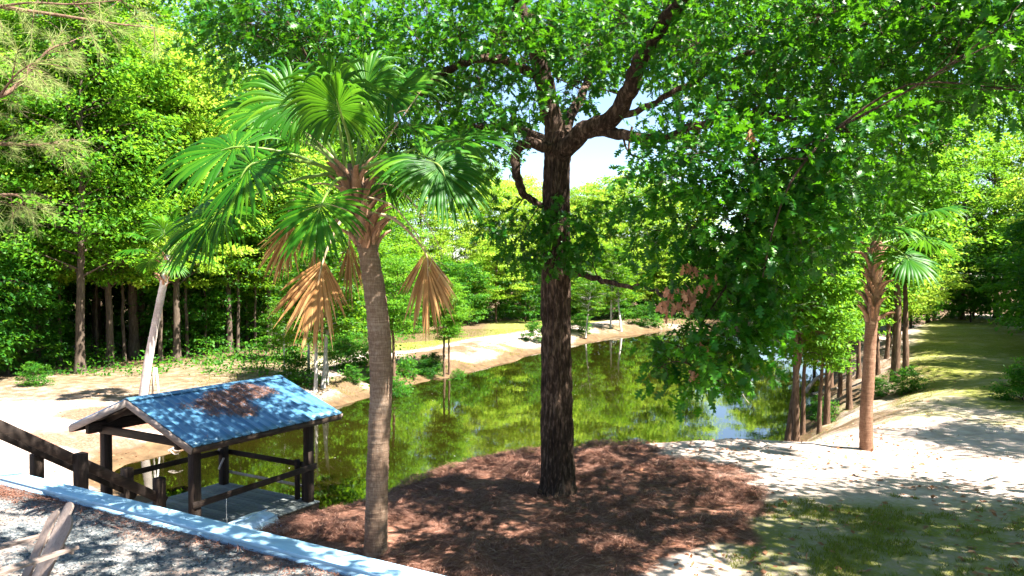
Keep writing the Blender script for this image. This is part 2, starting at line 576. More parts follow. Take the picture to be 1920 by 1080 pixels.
# ------------------------------------------------------------------ terrain
WATER_Z = -2.7
SHORE = np.array([(-11, 22.6), (-9, 20.8), (-6.5, 19.2), (-4, 18.6), (-1, 19.2), (2, 20.2), (5, 21.8), (8, 25), (10, 28.5), (12, 32),
                  (13.9, 36), (16.4, 41), (20.5, 50), (24, 62), (26, 76), (23, 86), (17, 86), (14.4, 82), (10, 77), (6.4, 70.5), (5.0, 67), (2.2, 62.8),
                  (-.4, 55.4), (-2.6, 50.5), (-4.2, 47.5), (-5.6, 44.5), (-6.4, 42), (-7.6, 39.5), (-8.6, 37), (-10.6, 33), (-11.6, 29.5), (-12.9, 26), (-12.4, 24)], float)
_cl = spline(np.concatenate([SHORE[-2:], SHORE, SHORE[:2]]), (len(SHORE) + 3) * 4 + 1)
SH = _cl[4:-8]


def shore_dist(x, y):
    """signed distance to the water's edge, + on land"""
    p = np.stack([x.ravel(), y.ravel()], -1)
    a = SH; b = np.roll(SH, -1, 0)
    best = np.full(len(p), 1e9); inside = np.zeros(len(p), bool)
    for k in range(len(a)):
        d = b[k] - a[k]
        t = np.clip(((p - a[k]) @ d) / (d @ d + 1e-12), 0, 1)
        q = p - (a[k] + t[:, None] * d)
        best = np.minimum(best, (q * q).sum(1))
        c = (a[k, 1] > p[:, 1]) != (b[k, 1] > p[:, 1])
        xi = a[k, 0] + (p[:, 1] - a[k, 1]) * d[0] / (d[1] + 1e-12)
        inside ^= c & (p[:, 0] < xi)
    s = np.sqrt(best)
    return np.where(inside, -s, s).reshape(x.shape)


TH = 0.5314
U2 = np.array([math.sin(TH), math.cos(TH)])        # dock axis, away from the house
V2 = np.array([math.cos(TH), -math.sin(TH)])       # along the retaining wall
WALL0 = np.array([-8.25, 12.46])
HP = np.array([(0, 8, 0), (0, 13, .0), (3, 15, 0), (5, 12, 0.05), (7, 16, -.15), (10, 10, 0.1), (-1.5, 12, -.05), (-3.2, 13.4, -.25), (12, 22, -.25), (16, 28, -.3), (22, 36, -.35),
               (30, 52, -.4), (36, 64, -.4), (20, 20, 0), (30, 35, -.2), (-14, 27, -1.9), (-18, 30, -1.6), (-22, 36, -1.5), (-15, 40, -1.4), (-26, 40, -1.5), (-12, 50, -1.3), (-8, 60, -1.2), (0, 72, -1.1),
               (8, 88, -1.0), (20, 95, -.9), (30, 85, -.6), (-40, 40, -1.4), (-30, 25, -1.7), (-16, 20, -1.9), (-13, 18, -1.7), (-60, 100, -1), (60, 100, -.3), (0, 140, -.8), (0, -20, 0), (-20, 5, 0), (25, 0, 0), (-10, 8, 0.1)], float)


def upland(x, y):
    num = 0; den = 0
    for px, py, h in HP:
        w = 1.0 / ((x - px) ** 2 + (y - py) ** 2 + 1.5) ** 2
        num = num + w * h; den = den + w
    h = num / den
    # the yard drops away to the dock stairs on the far side of the wall
    s = (x - WALL0[0]) * U2[0] + (y - WALL0[1]) * U2[1]          # beyond the wall
    t = (x - WALL0[0]) * V2[0] + (y - WALL0[1]) * V2[1]          # along the wall
    drop = sstep(0.2, 3.2, s) * sstep(4.2, 1.8, t - 0.10 * s)
    return h * (1 - drop) + np.minimum(h, -1.75) * drop


def terrain(x, y, d=None):
    x = np.asarray(x, float); y = np.asarray(y, float)
    if d is None: d = shore_dist(x, y)
    H = upland(x, y) + 0.10 * (fbm(x * .35, y * .35, 0, 3) - .5) + 0.05 * (fbm(x * 1.6, y * 1.6, 0, 9, 3) - .5)
    near = sstep(30, 22, y) * sstep(-7, -3, x)
    w = 2.6 + 2.2 * (1 - near) * (0.6 + 0.8 * noise3(x * .12, y * .12, 0, 4)) + 0.7 * near + 2.0 * sstep(5, 8, x) * sstep(36, 28, y)
    dn = d + (0.5 + .9 * sstep(24, 32, y)) * (fbm(x * .5, y * .5, 0, 21, 3) - .5) + sstep(24, 32, y) * sstep(0, 2, d) * 1.6 * (fbm(x * .8, y * .8, 0, 23, 3) - .5)
    up = np.clip(dn / w, 0, 1)
    prof = 1 - (1 - up) ** 1.7
    z = np.where(dn > 0, WATER_Z + (H - WATER_Z) * prof, WATER_Z + np.maximum(dn * .35, -1.4))
    return z + 0.03 * (fbm(x * 3.1, y * 3.1, 0, 31, 3) - .5)


LANE = spline(np.array([(9.5, 6), (10.0, 10), (10.6, 14), (12.4, 19), (15.8, 25.5), (20.0, 33), (25.2, 42), (31, 52), (36.5, 62), (43, 74)], float), 80)


def lane_dist(x, y):
    p = np.stack([np.ravel(x), np.ravel(y)], -1)
    best = np.full(len(p), 1e9)
    for a, b in zip(LANE[:-1], LANE[1:]):
        d = b - a
        t = np.clip(((p - a) @ d) / (d @ d), 0, 1)
        q = p - (a + t[:, None] * d)
        best = np.minimum(best, (q * q).sum(1))
    return np.sqrt(best).reshape(np.shape(x))


def masks(x, y, d):
    ld = lane_dist(x, y)
    n = fbm(x * .4, y * .4, 0, 51, 3)
    n2_ = fbm(x * .9, y * .9, 0, 53, 3)
    straw = 0.95 * sstep(4.3, 1.9, np.hypot((x - 0.5) / 1.32, (y - 12.6) / 1.0) - 2.2 * (n - .5) - 1.4 * (n2_ - .5))
    lim = np.minimum(1.7 + .82 * (y - 9.7), 4.5 - .25 * (y - 13)) + 2.4 * (n - .5) + 1.6 * (n2_ - .5)
    straw = straw * sstep(.7, -.7, x - lim)
    straw = np.maximum(straw, sstep(-4.8, -3.2, x) * sstep(.5, -1.2, x - lim) * sstep(3.8, 2.6, x) * sstep(21, 16.5, y) * sstep(8, 10, y) * 0.95)
    straw = np.maximum(straw, 0.95 * sstep(2.6, 1.0, np.hypot((x + 15.2) / 1.6, (y - 30.5))))
    straw = np.maximum(straw, 0.7 * sstep(2.0, .8, np.hypot((x + 14.8) / 1.8, (y - 27.0) / .9)))
    grass = (0.22 + .5 * fbm(x * .45, y * .45, 0, 59, 4)) * sstep(3.6, 2.0, np.abs(ld - 0.5)) * sstep(16.5, 22, y) + 0.25 * sstep(16, 22, y) * sstep(10, 20, x)
    grass = np.maximum(grass, 0.60 * sstep(1.6, 3.2, x) * sstep(15.0, 12.2, y + 0.10 * x + 2.2 * (n - .5)) * (0.7 + 0.5 * n2_))
    grass = np.maximum(grass, 0.70 * sstep(4.4, 6.5, d) * sstep(50, 56, y) * sstep(24, 14, x))
    grass = np.maximum(grass, 0.52 * sstep(3.0, 6, d) * sstep(34, 39, y) * sstep(-7, -12, x))
    grass = np.maximum(grass, 0.72 * sstep(2.6, .8, np.hypot((x + 6.6) / 1.3, (y - 46.5) / 1.6)))
    grass = np.maximum(grass, 0.5 * sstep(3.0, 1.4, d) * sstep(6, 9, x) * sstep(40, 33, y) * sstep(20, 23, y))
    forest = np.maximum.reduce([sstep(-1.5, 1.5, (y - (40.5 + (x + 26) * 1.12))) * sstep(0, -8, x - 2), sstep(86, 90, y), sstep(6.0, 8.5, ld) * sstep(20, 25, x)])
    litter_shade = np.maximum(0.95 * forest, 0.60 * sstep(30, 34, y) * sstep(-9, -14, x))  # leaf litter; the left bank term also paints in missing tree shade
    litter_shade = np.maximum(litter_shade, 0.4 * sstep(4, 2, d) * sstep(12, 15, x) * sstep(20, 30, y))
    bankn = fbm(x * .55, y * .55, 0, 57, 4)
    litter_shade = np.maximum(litter_shade, (0.25 + 0.75 * bankn) * sstep(7, 4, d) * sstep(27, 33, y) * sstep(0, -3, x))
    litter_shade = np.maximum(litter_shade, (0.30 + 0.55 * bankn) * sstep(6.5, 3.5, d) * sstep(19, 23, y) * sstep(6, 9, x))
    litter_shade = np.maximum(litter_shade, (0.0 + 0.7 * bankn) * sstep(6, 3, d) * sstep(58, 64, y))
    grass = np.maximum(grass, (1.2 * fbm(x * .35, y * .35, 0, 58, 4) - .12) * sstep(5, 2.5, d) * sstep(27, 31, y))
    mud = 0.9 * sstep(1.9, 0.3, d + 1.6 * (n - .5))
    return dict(straw=straw, grass=grass, litter_shade=litter_shade, mud=mud)


def set_masks(me, x, y, d):
    for k, v in masks(x, y, d).items():
        a = me.attributes.new(k, 'FLOAT', 'POINT')
        a.data.foreach_set('value', np.ravel(v).astype(np.float32))


def axis(core0, core1, step, lo, hi, grow=1.13):
    a = list(np.arange(core0, core1, step))
    s, p = step, a[-1]
    while p < hi:
        s *= grow; p += s; a.append(p)
    s, p = step, a[0]
    while p > lo:
        s *= grow; p -= s; a.insert(0, p)
    return np.array(a)


gx = axis(-15, 13, 0.15, -500, 500, 1.07)
gy = axis(8.5, 30, 0.16, -80, 700, 1.035)
XX, YY = np.meshgrid(gx, gy, indexing='ij')
DD = shore_dist(XX, YY)
ZZ = terrain(XX, YY, DD)
nx, ny = XX.shape
idx = np.arange(nx * ny).reshape(nx, ny)
mb = MB()
mb.add(np.stack([XX, YY, ZZ], -1), np.stack([idx[:-1, :-1], idx[1:, :-1], idx[1:, 1:], idx[:-1, 1:]], -1).reshape(-1, 4))
ground = mb.obj('ground', M['ground'], smooth=True)
set_masks(ground.data, XX, YY, DD)
tag(ground, 'sandy ground with pine straw and grass around the pond', kind='structure')


def gz(x, y):
    return float(terrain(np.array([float(x)]), np.array([float(y)]))[0])


# the lane: a conforming sheet just above the ground
lw = np.linspace(-1, 1, 15)
lt = np.gradient(LANE, axis=0); lt = norm(lt); ln_ = np.stack([lt[:, 1], -lt[:, 0]], -1)
LP = spline(LANE, 260); lt = norm(np.gradient(LP, axis=0)); ln_ = np.stack([lt[:, 1], -lt[:, 0]], -1)
hw = 1.75 + 0.5 * (fbm(np.arange(260) * .12, np.zeros(260), 0, 61, 3) - .5)
LX = LP[:, 0][:, None] + ln_[:, 0][:, None] * lw * hw[:, None]
LY = LP[:, 1][:, None] + ln_[:, 1][:, None] * lw * hw[:, None]
LD = shore_dist(LX, LY)
LZ = terrain(LX, LY, LD) + 0.03 * (1 - np.abs(lw) ** 6) + 0.004
li = np.arange(LX.size).reshape(LX.shape)
mb = MB(); mb.add(np.stack([LX, LY, LZ], -1), np.stack([li[:-1, :-1], li[1:, :-1], li[1:, 1:], li[:-1, 1:]], -1).reshape(-1, 4))
path = mb.obj('path', M['ground'], smooth=True)
set_masks(path.data, LX, LY, LD)
tag(path, 'grassy sand lane running into the trees beside the pond', kind='structure')

# water
mb = MB()
c = np.array([4.0, 45.0])
ring = c + (SH - c) * 1.0
nrm2 = norm(np.roll(SH, -1, 0) - np.roll(SH, 1, 0)); out = np.stack([nrm2[:, 1], -nrm2[:, 0]], -1)
if ((SH + out * .1 - c) ** 2).sum() < ((SH - c) ** 2).sum(): out = -out
ring = SH + out * 0.9
k = len(ring)
mb.add(np.concatenate([np.column_stack([ring, np.full(k, WATER_Z)]), [[c[0], c[1], WATER_Z]]]),
       np.stack([np.arange(k), (np.arange(k) + 1) % k, np.full(k, k)], -1))
# one n-gon, so that no long thin fan sticks out of the pond
mb = MB(); mb.add(np.column_stack([ring, np.full(k, WATER_Z)]), np.arange(k)[None])
water = mb.obj('water', M['water'])
tag(water, 'still olive green pond mirroring the trees', kind='structure')

# ------------------------------------------------------------------ gravel patio and retaining wall
V3 = np.array([V2[0], V2[1], 0]); U3 = np.array([U2[0], U2[1], 0])
W0 = np.array([WALL0[0], WALL0[1], 0.0])


def wpt(t, s, z):
    """along the wall t, beyond it s"""
    return W0 + V3 * t + U3 * s + np.array([0, 0, z])


GZ = 0.5
ts = np.linspace(-9, 13, 120); ss = np.linspace(-0.16, -11, 60)
TT, SS = np.meshgrid(ts, ss, indexing='ij')
px_ = W0[0] + V3[0] * TT + U3[0] * SS; py_ = W0[1] + V3[1] * TT + U3[1] * SS
pz_ = GZ + 0.03 * (fbm(px_ * 1.5, py_ * 1.5, 0, 71) - .5)
gi = np.arange(TT.size).reshape(TT.shape)
mb = MB(); mb.add(np.stack([px_, py_, pz_], -1), np.stack([gi[:-1, :-1], gi[:-1, 1:], gi[1:, 1:], gi[1:, :-1]], -1).reshape(-1, 4))
patio = mb.obj('gravel_patio', M['gravel'], smooth=True)
tag(patio, 'grey gravel patio held by the pale blue wall', kind='structure')

wall = thing('retaining_wall', tuple(wpt(2, -0.16, -0.2)), 'low retaining wall with long cap boards coloured in pale skylight blue', 'wall', rz=-TH)
mb = MB(); mb.box((-11, -0.09, -1.9), (11, 0.09, 0.772)); mb.obj('wall_body', M['wall_body'], wall)
x = -11.0; lens = [3.05, 2.75, 3.3, 2.9, 3.0, 3.1, 2.6, 3.2]; i = 0
while x < 10.8:
    L = min(lens[i % 8], 11 - x)
    mb = MB(); dz = 0.002 * (i % 3)
    mb.box((0, -0.165, 0), (L - 0.006, 0.165, 0.045))
    o = mb.obj('cap_board', M['wall_sky_tint'], wall)
    o.location = (x, 0.001 * (i % 2), 0.774 + dz)
    bv = o.modifiers.new('bevel', 'BEVEL'); bv.width = 0.006; bv.segments = 2
    x += L; i += 1
x = -11.0; i = 0
while x < 10.8:                       # the fascia board under the near edge
    L = min(3.6, 11 - x)
    mb = MB(); mb.box((0, -0.128, 0.60), (L - 0.005, -0.094, 0.771))
    o = mb.obj('fascia_board', M['wall_sky_tint'], wall); o.location = (x, 0, 0)
    x += L; i += 1

# pebbles
oct_v = np.array([(1, 0, 0), (-1, 0, 0), (0, 1, 0), (0, -1, 0), (0, 0, .7), (0, 0, -.7)], float)
oct_f = np.array([(0, 2, 4), (2, 1, 4), (1, 3, 4), (3, 0, 4), (2, 0, 5), (1, 2, 5), (3, 1, 5), (0, 3, 5)])
n = 20000
t = rng.uniform(-1, 9.5, n); s = -rng.uniform(0.32, 6.6, n)
pos = W0 + V3 * t[:, None] + U3 * s[:, None]
keep = (pos[:, 1] > 5.2) & (np.abs(pos[:, 0]) < 0.72 * pos[:, 1] + .5)
pos = pos[keep]; n = len(pos)
pos[:, 2] = GZ + 0.03 * (fbm(pos[:, 0] * 1.5, pos[:, 1] * 1.5, 0, 71) - .5) + 0.004
mb = MB(); nn = rdir(n); nn[:, 2] = np.abs(nn[:, 2]) + 1
scatter(mb, oct_v, oct_f, pos, rdir(n), nn, rng.uniform(.008, .019, n), np.clip(rng.normal(.45, .25, n), 0, 1))
tag(mb.obj('gravel', M['pebble']), 'loose grey and tan gravel stones on the patio', kind='stuff')

# ------------------------------------------------------------------ pine straw
ndl_v = np.array([(-.5, -.5, 0), (-.5, .5, 0), (0, -.5, .08), (0, .5, .08), (.5, -.35, 0), (.5, .35, 0)], float)
ndl_f = np.array([(0, 2, 3, 1), (2, 4, 5, 3)])


def needles(mb, pos, length, width, tint, spread=0.35, flow=None):
    n = len(pos)
    a = rng.uniform(0, 2 * np.pi, n) if flow is None else flow + rng.normal(0, .55, n)
    d = np.stack([np.cos(a), np.sin(a), rng.normal(0, spread, n)], -1)
    nn = np.stack([rng.normal(0, .4, n), rng.normal(0, .4, n), np.ones(n)], -1)
    d = norm(d); nn = norm(nn - (nn * d).sum(-1, keepdims=True) * d)
    s = np.cross(nn, d)
    L = np.broadcast_to(length, (n,))[:, None, None]; W = np.broadcast_to(width, (n,))[:, None, None]
    v = pos[:, None] + L * (ndl_v[None, :, 0:1] * d[:, None] + ndl_v[None, :, 2:3] * nn[:, None]) + W * ndl_v[None, :, 1:2] * s[:, None]
    off = (np.arange(n) * 6)[:, None, None]
    mb.add(v.reshape(-1, 3), (ndl_f[None] + off).reshape(-1, 4), np.repeat(np.broadcast_to(tint, (n,)), 6))


n = 230000
x = rng.uniform(-5.2, 6.2, n); y = rng.uniform(7.9, 17.5, n)
d = shore_dist(x, y); mk = masks(x, y, d)['straw']
tt_ = (x - WALL0[0]) * V2[0] + (y - WALL0[1]) * V2[1]; s_ = (x - WALL0[0]) * U2[0] + (y - WALL0[1]) * U2[1]
keep = (mk + 0.5 * (fbm(x * 1.3, y * 1.3, 0, 81) - .5) > rng.uniform(.35, .75, n)) & (s_ > 0.02) & (fbm(x * 2.3, y * 2.3, 0, 87, 3) > rng.uniform(.28, .5, n))
x, y, d = x[keep], y[keep], d[keep]
lump = fbm(x * 1.5, y * 1.5, 0, 83, 3)
z = terrain(x, y, d) + 0.005 + 0.42 * np.clip(lump - .42, 0, 1) * rng.uniform(0, 1, len(x)) ** .6
fl = 9 * fbm(x * .9, y * .9, 0, 85, 3)
mb = MB()
needles(mb, np.stack([x, y, z], -1), rng.uniform(.12, .26, len(x)), rng.uniform(.003, .0055, len(x)), np.clip(rng.normal(.43, .24, len(x)), 0, 1), .3, fl)
tag(mb.obj('pine_straw', M['straw']), 'reddish brown pine straw mulch around the oak trunk', kind='stuff')
print('straw', len(x))
# straw drifted against the wall on the patio
n = 16000
t = rng.uniform(-3.5, 9, n); s = -0.27 - np.abs(rng.normal(0, .22, n)) - 0.9 * sstep(2.2, -.5, t) * rng.uniform(0, 1, n)
keep = rng.uniform(0, 1, n) < 0.18 + 0.9 * sstep(2.4, .3, t)
t, s = t[keep], s[keep]
pos = W0 + V3 * t[:, None] + U3 * s[:, None]
pos[:, 2] = GZ + 0.01 + 0.10 * sstep(2.2, 0, t) * rng.uniform(0, 1, len(t)) * sstep(-1.3, -.4, s)
mb = MB(); needles(mb, pos, rng.uniform(.1, .22, len(t)), .005, np.clip(rng.normal(.35, .2, len(t)), 0, 1), .3)
tag(mb.obj('pine_straw_drift', M['straw']), 'brown pine straw drifted along the inside of the patio wall', kind='stuff')

# ------------------------------------------------------------------ grass
bl_v = np.array([(-.5, 0, 0), (.5, 0, 0), (.1, .15, 1)], float)


def grass_patch(name, n, xr, yr, thr, h, w, label, extra=None):
    x = rng.uniform(*xr, n); y = rng.uniform(*yr, n)
    d = shore_dist(x, y); mk = masks(x, y, d)
    g = mk['grass'] - 0.7 * (mk['straw'] > .5)
    nn = 0.55 * fbm(x * 1.7, y * 1.7, 0, 91) + 0.45 * fbm(x * 7, y * 7, 0, 92)
    keep = (g + (nn - .5) * 1.5 > thr) & (d > .3)
    x, y, d = x[keep], y[keep], d[keep]
    n = len(x)
    z = terrain(x, y, d)
    a = rng.uniform(0, 2 * np.pi, n)
    hh = h * rng.uniform(.4, 1.3, n); ww = w * rng.uniform(.6, 1.3, n)
    side = np.stack([np.cos(a), np.sin(a), 0 * a], -1) * ww[:, None]
    lean = np.stack([rng.normal(0, .45, n), rng.normal(0, .45, n), np.ones(n)], -1) * hh[:, None]
    b = np.stack([x, y, z - .004], -1)
    v = np.stack([b - side / 2, b + side / 2, b + lean], 1)
    mb = MB(); mb.add(v.reshape(-1, 3), np.arange(3 * n).reshape(-1, 3), np.repeat(np.clip(rng.normal(.5, .22, n), 0, 1), 3))
    return tag(mb.obj(name, M['grass']), label, kind='stuff')


grass_patch('grass', 120000, (1.2, 10), (8, 16), .62, .075, .010, 'thin short grass in the sand at the near end of the lane')
grass_patch('lane_grass', 60000, (8, 30), (16, 42), .55, .06, .014, 'short grass growing along the shaded lane')
grass_patch('bank_grass', 40000, (-16, 4), (36, 75), .5, .10, .03, 'green grass on the far bank of the pond')

n = 9000
x = np.concatenate([rng.uniform(1.5, 13, n // 2), rng.uniform(-19, -8, n // 4), rng.uniform(8, 24, n - n // 2 - n // 4)])
y = np.concatenate([rng.uniform(8.5, 22, n // 2), rng.uniform(23, 38, n // 4), rng.uniform(20, 40, n - n // 2 - n // 4)])
d = shore_dist(x, y); keep = (d > .2) & (fbm(x * .8, y * .8, 0, 97, 3) > rng.uniform(.35, .7, n)); x, y, d = x[keep], y[keep], d[keep]; n = len(x)
lq_v = np.array([(0, 0, 0), (.5, -.3, .12), (.5, .3, .06), (1, 0, .05)], float)
mb = MB(); scatter(mb, lq_v, np.array([(0, 1, 3), (0, 3, 2)]), np.stack([x, y, terrain(x, y, d) + .008], -1), np.stack([rng.normal(size=n), rng.normal(size=n), rng.normal(0, .2, n)], -1), np.array([0, 0, 1.0]) + rng.normal(0, .3, (n, 3)), rng.uniform(.05, .13, n), np.clip(rng.normal(.35, .25, n), 0, 1))
tag(mb.obj('leaf_litter', M['dead_leaf']), 'fallen brown leaves scattered over the sand and lane', kind='stuff')

# ------------------------------------------------------------------ dock pavilion
DECK_Z = -2.2
L_, W_ = 3.46, 3.30
EZ, RZ = 2.29, 3.12
O1, O2, OV = 0.53, 0.58, 0.62
dock = thing('dock_pavilion', (-7.07, 17.135, DECK_Z), 'open wooden dock pavilion with a blue metal gable roof over the pond', 'pavilion', rz=math.pi / 2 - TH)


def bev(o, w=0.008):
    b = o.modifiers.new('bevel', 'BEVEL'); b.width = w; b.segments = 1; b.limit_method = 'ANGLE'
    return o


for (x, y) in ((0, 0), (L_, 0), (0, W_), (L_, W_)):
    mb = MB(); mb.box((-.1, -.1, -1.9), (.1, .1, EZ - .16))
    o = bev(mb.obj('post', M['dark_wood'], dock)); o.location = (x, y, 0)
x = -2.2; i = 0
while x < L_ + .12:
    w = .138
    mb = MB(); mb.box((0, -.22, -.038), (w, W_ + .22, 0))
    o = bev(mb.obj('deck_plank', M['deck_board'], dock), .004)
    o.location = (x, rng.uniform(-.008, .008), rng.uniform(-.002, .002)); x += w + .020; i += 1
mb = MB(); mb.box((-2.2, -.20, -.28), (L_ + .12, -.16, -.041)); mb.obj('rim_joist', M['dark_wood_x'], dock)
mb = MB(); mb.box((-2.2, W_ + .16, -.28), (L_ + .12, W_ + .20, -.041)); mb.obj('rim_joist', M['dark_wood_x'], dock)
mb = MB(); mb.box((L_ + .122, -.20, -.28), (L_ + .162, W_ + .20, -.041)); mb.obj('rim_joist', M['dark_wood_y'], dock)
for y in (0.8, 1.7, 2.6):
    mb = MB(); mb.box((-2.2, y, -.26), (L_ + .1, y + .05, -.041)); mb.obj('joist', M['dark_wood_x'], dock)
for (x, y) in ((-2.0, 0), (-2.0, W_)):
    mb = MB(); mb.box((-.09, -.09, -1.9), (.09, .09, -.042)); mb.obj('pile', M['dark_wood'], dock).location = (x, y, 0)
# rails
mb = MB(); mb.bar((-.16, -.125, .84), (L_ + .16, -.125, .92), .045, .145); bev(mb.obj('rail', M['dark_wood_x'], dock))
mb = MB(); mb.bar((-.1, W_ + .125, .90), (L_ + .16, W_ + .125, .90), .045, .14); bev(mb.obj('rail', M['dark_wood_x'], dock))
mb = MB(); mb.bar((L_ + .125, -.05, .90), (L_ + .125, W_ + .10, .90), .045, .14); bev(mb.obj('rail', M['dark_wood_y'], dock))
mb = MB(); mb.bar((L_ + .125, -.05, .33), (L_ + .125, W_ + .10, .33), .04, .07); bev(mb.obj('rail', M['grey_wood'], dock))
mb = MB(); mb.box((L_ - .05, .36, -.04), (L_ + .06, .47, 1.05)); bev(mb.obj('rail_post', M['dark_wood'], dock))
mb = MB(); mb.box((L_ - .03, .16, -.04), (L_ + .05, .24, .98)); bev(mb.obj('rail_post', M['dark_wood'], dock))
# beams
for y in (0, W_):
    mb = MB(); mb.box((-O1 + .06, y - .07, EZ - .16), (L_ + O2 - .06, y + .07, EZ + .10)); bev(mb.obj('beam', M['dark_wood_x'], dock))
for x in (-.004, L_ + .004):
    mb = MB(); mb.box((x - .04 - (.1 if x < 1 else -.1), -.06, EZ - .20), (x + .04 - (.1 if x < 1 else -.1), W_ + .06, EZ - .01)); bev(mb.obj('tie_beam', M['dark_wood_y'], dock))
# rafters and roof
slope = math.atan2(RZ - (EZ - 0.02), W_ / 2 + OV)
for k in range(5):
    x = -.02 + k * (L_ + .04) / 4
    for sg in (-1, 1):
        mb = MB()
        mb.bar((x, W_ / 2, RZ - .14), (x, W_ / 2 + sg * (W_ / 2 + OV - .06), EZ - .02 - .12), .045, .14)
        mb.obj('rafter', M['dark_wood_y'], dock)
mb = MB(); mb.box((-O1 + .05, W_ / 2 - .025, RZ - .24), (L_ + O2 - .05, W_ / 2 + .025, RZ - .06)); mb.obj('ridge_beam', M['dark_wood_x'], dock)
npan = 17
pw = (L_ + O1 + O2) / npan
span = math.hypot(RZ - EZ, W_ / 2 + OV)
pan = MB()                            # one metal sheet: flat pan, a raised rib on one edge
prof = [(0.004, 0), (0.014, .036), (0.036, .036), (0.046, 0.002), (pw * .5, 0.004), (pw - .024, 0.0)]
pr = np.array(prof)
nseg = 8
vv = []
for s in np.linspace(0, span, nseg + 1):
    for (a, h) in prof: vv.append((a, s, h + .012))
for s in np.linspace(0, span, nseg + 1):
    for (a, h) in prof: vv.append((a, s, h))
m_ = len(prof); ff = []
for i in range(nseg):
    for j in range(m_ - 1):
        a = i * m_ + j
        ff.append((a, a + 1, a + m_ + 1, a + m_))
        b = a + (nseg + 1) * m_
        ff.append((b, b + m_, b + m_ + 1, b + 1))
for j in range(m_ - 1):
    a = nseg * m_ + j; b = a + (nseg + 1) * m_
    ff.append((a, a + 1, b + 1, b))
pan.add(vv, ff)
pme = pan.mesh('roof_panel', False, M['roof_metal'])
sl = math.atan2(RZ - EZ, W_ / 2 + OV)
for sg in (-1, 1):
    for k in range(npan):
        o = link('roof_panel', pme, dock)
        x = -O1 + k * pw
        if sg < 0:
            o.location = (x + pw, W_ / 2, RZ - .03)
            o.rotation_euler = (-sl, 0, math.pi)
        else:
            o.location = (x, W_ / 2, RZ - .03)
            o.rotation_euler = (-sl, 0, 0)
for sg in (-1, 1):                     # boarding under the sheets
    mb = MB(); c, s = math.cos(sl), math.sin(sl)
    mb.bar((L_ / 2 + (O2 - O1) / 2, W_ / 2 + sg * .02, RZ - .052), (L_ / 2 + (O2 - O1) / 2, W_ / 2 + sg * (span - .03) * c, RZ - .052 - (span - .03) * s), L_ + O1 + O2 - .03, .018)
    mb.obj('roof_boarding', M['dark_wood_y'], dock)
mb = MB()
for sg in (-1, 1):
    c, s = math.cos(sl), math.sin(sl)
    p = [(-O1 - .01, W_ / 2, RZ + .022), (L_ + O2 + .01, W_ / 2, RZ + .022), (L_ + O2 + .01, W_ / 2 + sg * .15 * c, RZ + .02 - .15 * s), (-O1 - .01, W_ / 2 + sg * .15 * c, RZ + .02 - .15 * s)]
    q = [(a, b, z - .012) for a, b, z in p]
    mb.add(p + q, [(0, 1, 2, 3), (7, 6, 5, 4), (3, 2, 6, 7), (0, 3, 7, 4), (1, 5, 6, 2)])
mb.obj('ridge_cap', M['roof_metal'], dock)
for x in (-O1 - .012, L_ + O2 + .012):
    for sg in (-1, 1):
        mb = MB()
        mb.bar((x, W_ / 2, RZ - .10), (x, W_ / 2 + sg * (W_ / 2 + OV), EZ - .10), .03, .15, up=(0, 0, 1))
        mb.obj('gable_board', M['fascia'], dock)
for y in (-OV + .02, W_ + OV - .02):
    mb = MB(); mb.box((-O1 + .01, y - .015, EZ - .17), (L_ + O2 - .01, y + .015, EZ - .04)); mb.obj('eave_board', M['dark_wood_x'], dock)
# odd pale sticks nailed to the far post
mb = MB(); mb.bar((L_ - .11, W_ - .14, 1.25), (L_ - .3, W_ - .16, 1.02), .03, .05, up=(0, 1, 0)); mb.obj('brace', M['grey_wood'], dock)
mb = MB(); mb.bar((L_ - .11, W_ - .14, .78), (L_ - .3, W_ - .16, .5), .03, .05, up=(0, 1, 0)); mb.obj('brace', M['grey_wood'], dock)

Rz = np.array([[U2[0], -V2[0]], [U2[1], -V2[1]]])     # dock local x,y -> world


def dk(p):
    p = np.atleast_2d(np.asarray(p, float))
    q = p[:, :2] @ Rz.T + np.array([-7.07, 17.135])
    return np.column_stack([q, p[:, 2] + DECK_Z])


# straw lying on the near roof slope
n = 26000
a = rng.uniform(-O1, L_ + O2, n); s = rng.uniform(0.1, span, n)
fa = fbm(a * 1.6 + 3, s * 1.6, 0, 101, 4)
m1 = sum(np.exp(-((a - pa) / ra) ** 2 - ((s - ps_) / rs_) ** 2) for pa, ps_, ra, rs_ in [(.5, .75, .45, .3), (.75, 1.35, .3, .45), (1.35, .85, .5, .3), (1.75, .45, .5, .25), (1.65, 1.45, .35, .45), (2.3, .5, .45, .28), (2.85, .65, .5, .35)])
keep = np.minimum(m1, 1) * .9 + (fa - .5) * 1.5 + .25 * (fbm(a * 9, s * 9, 0, 107, 2) - .5) > rng.uniform(.35, .75, n)
a, s = a[keep], s[keep]
y = W_ / 2 - s * math.cos(sl); z = RZ - .03 - s * math.sin(sl) + .025 + rng.uniform(0, .025, len(a))
mb = MB(); needles(mb, dk(np.stack([a, y, z], -1)), rng.uniform(.1, .22, len(a)), .006, np.clip(rng.normal(.62, .2, len(a)), 0, 1), .35)
tag(mb.obj('roof_straw', M['straw']), 'brown pine straw lying in patches on the blue roof', kind='stuff')

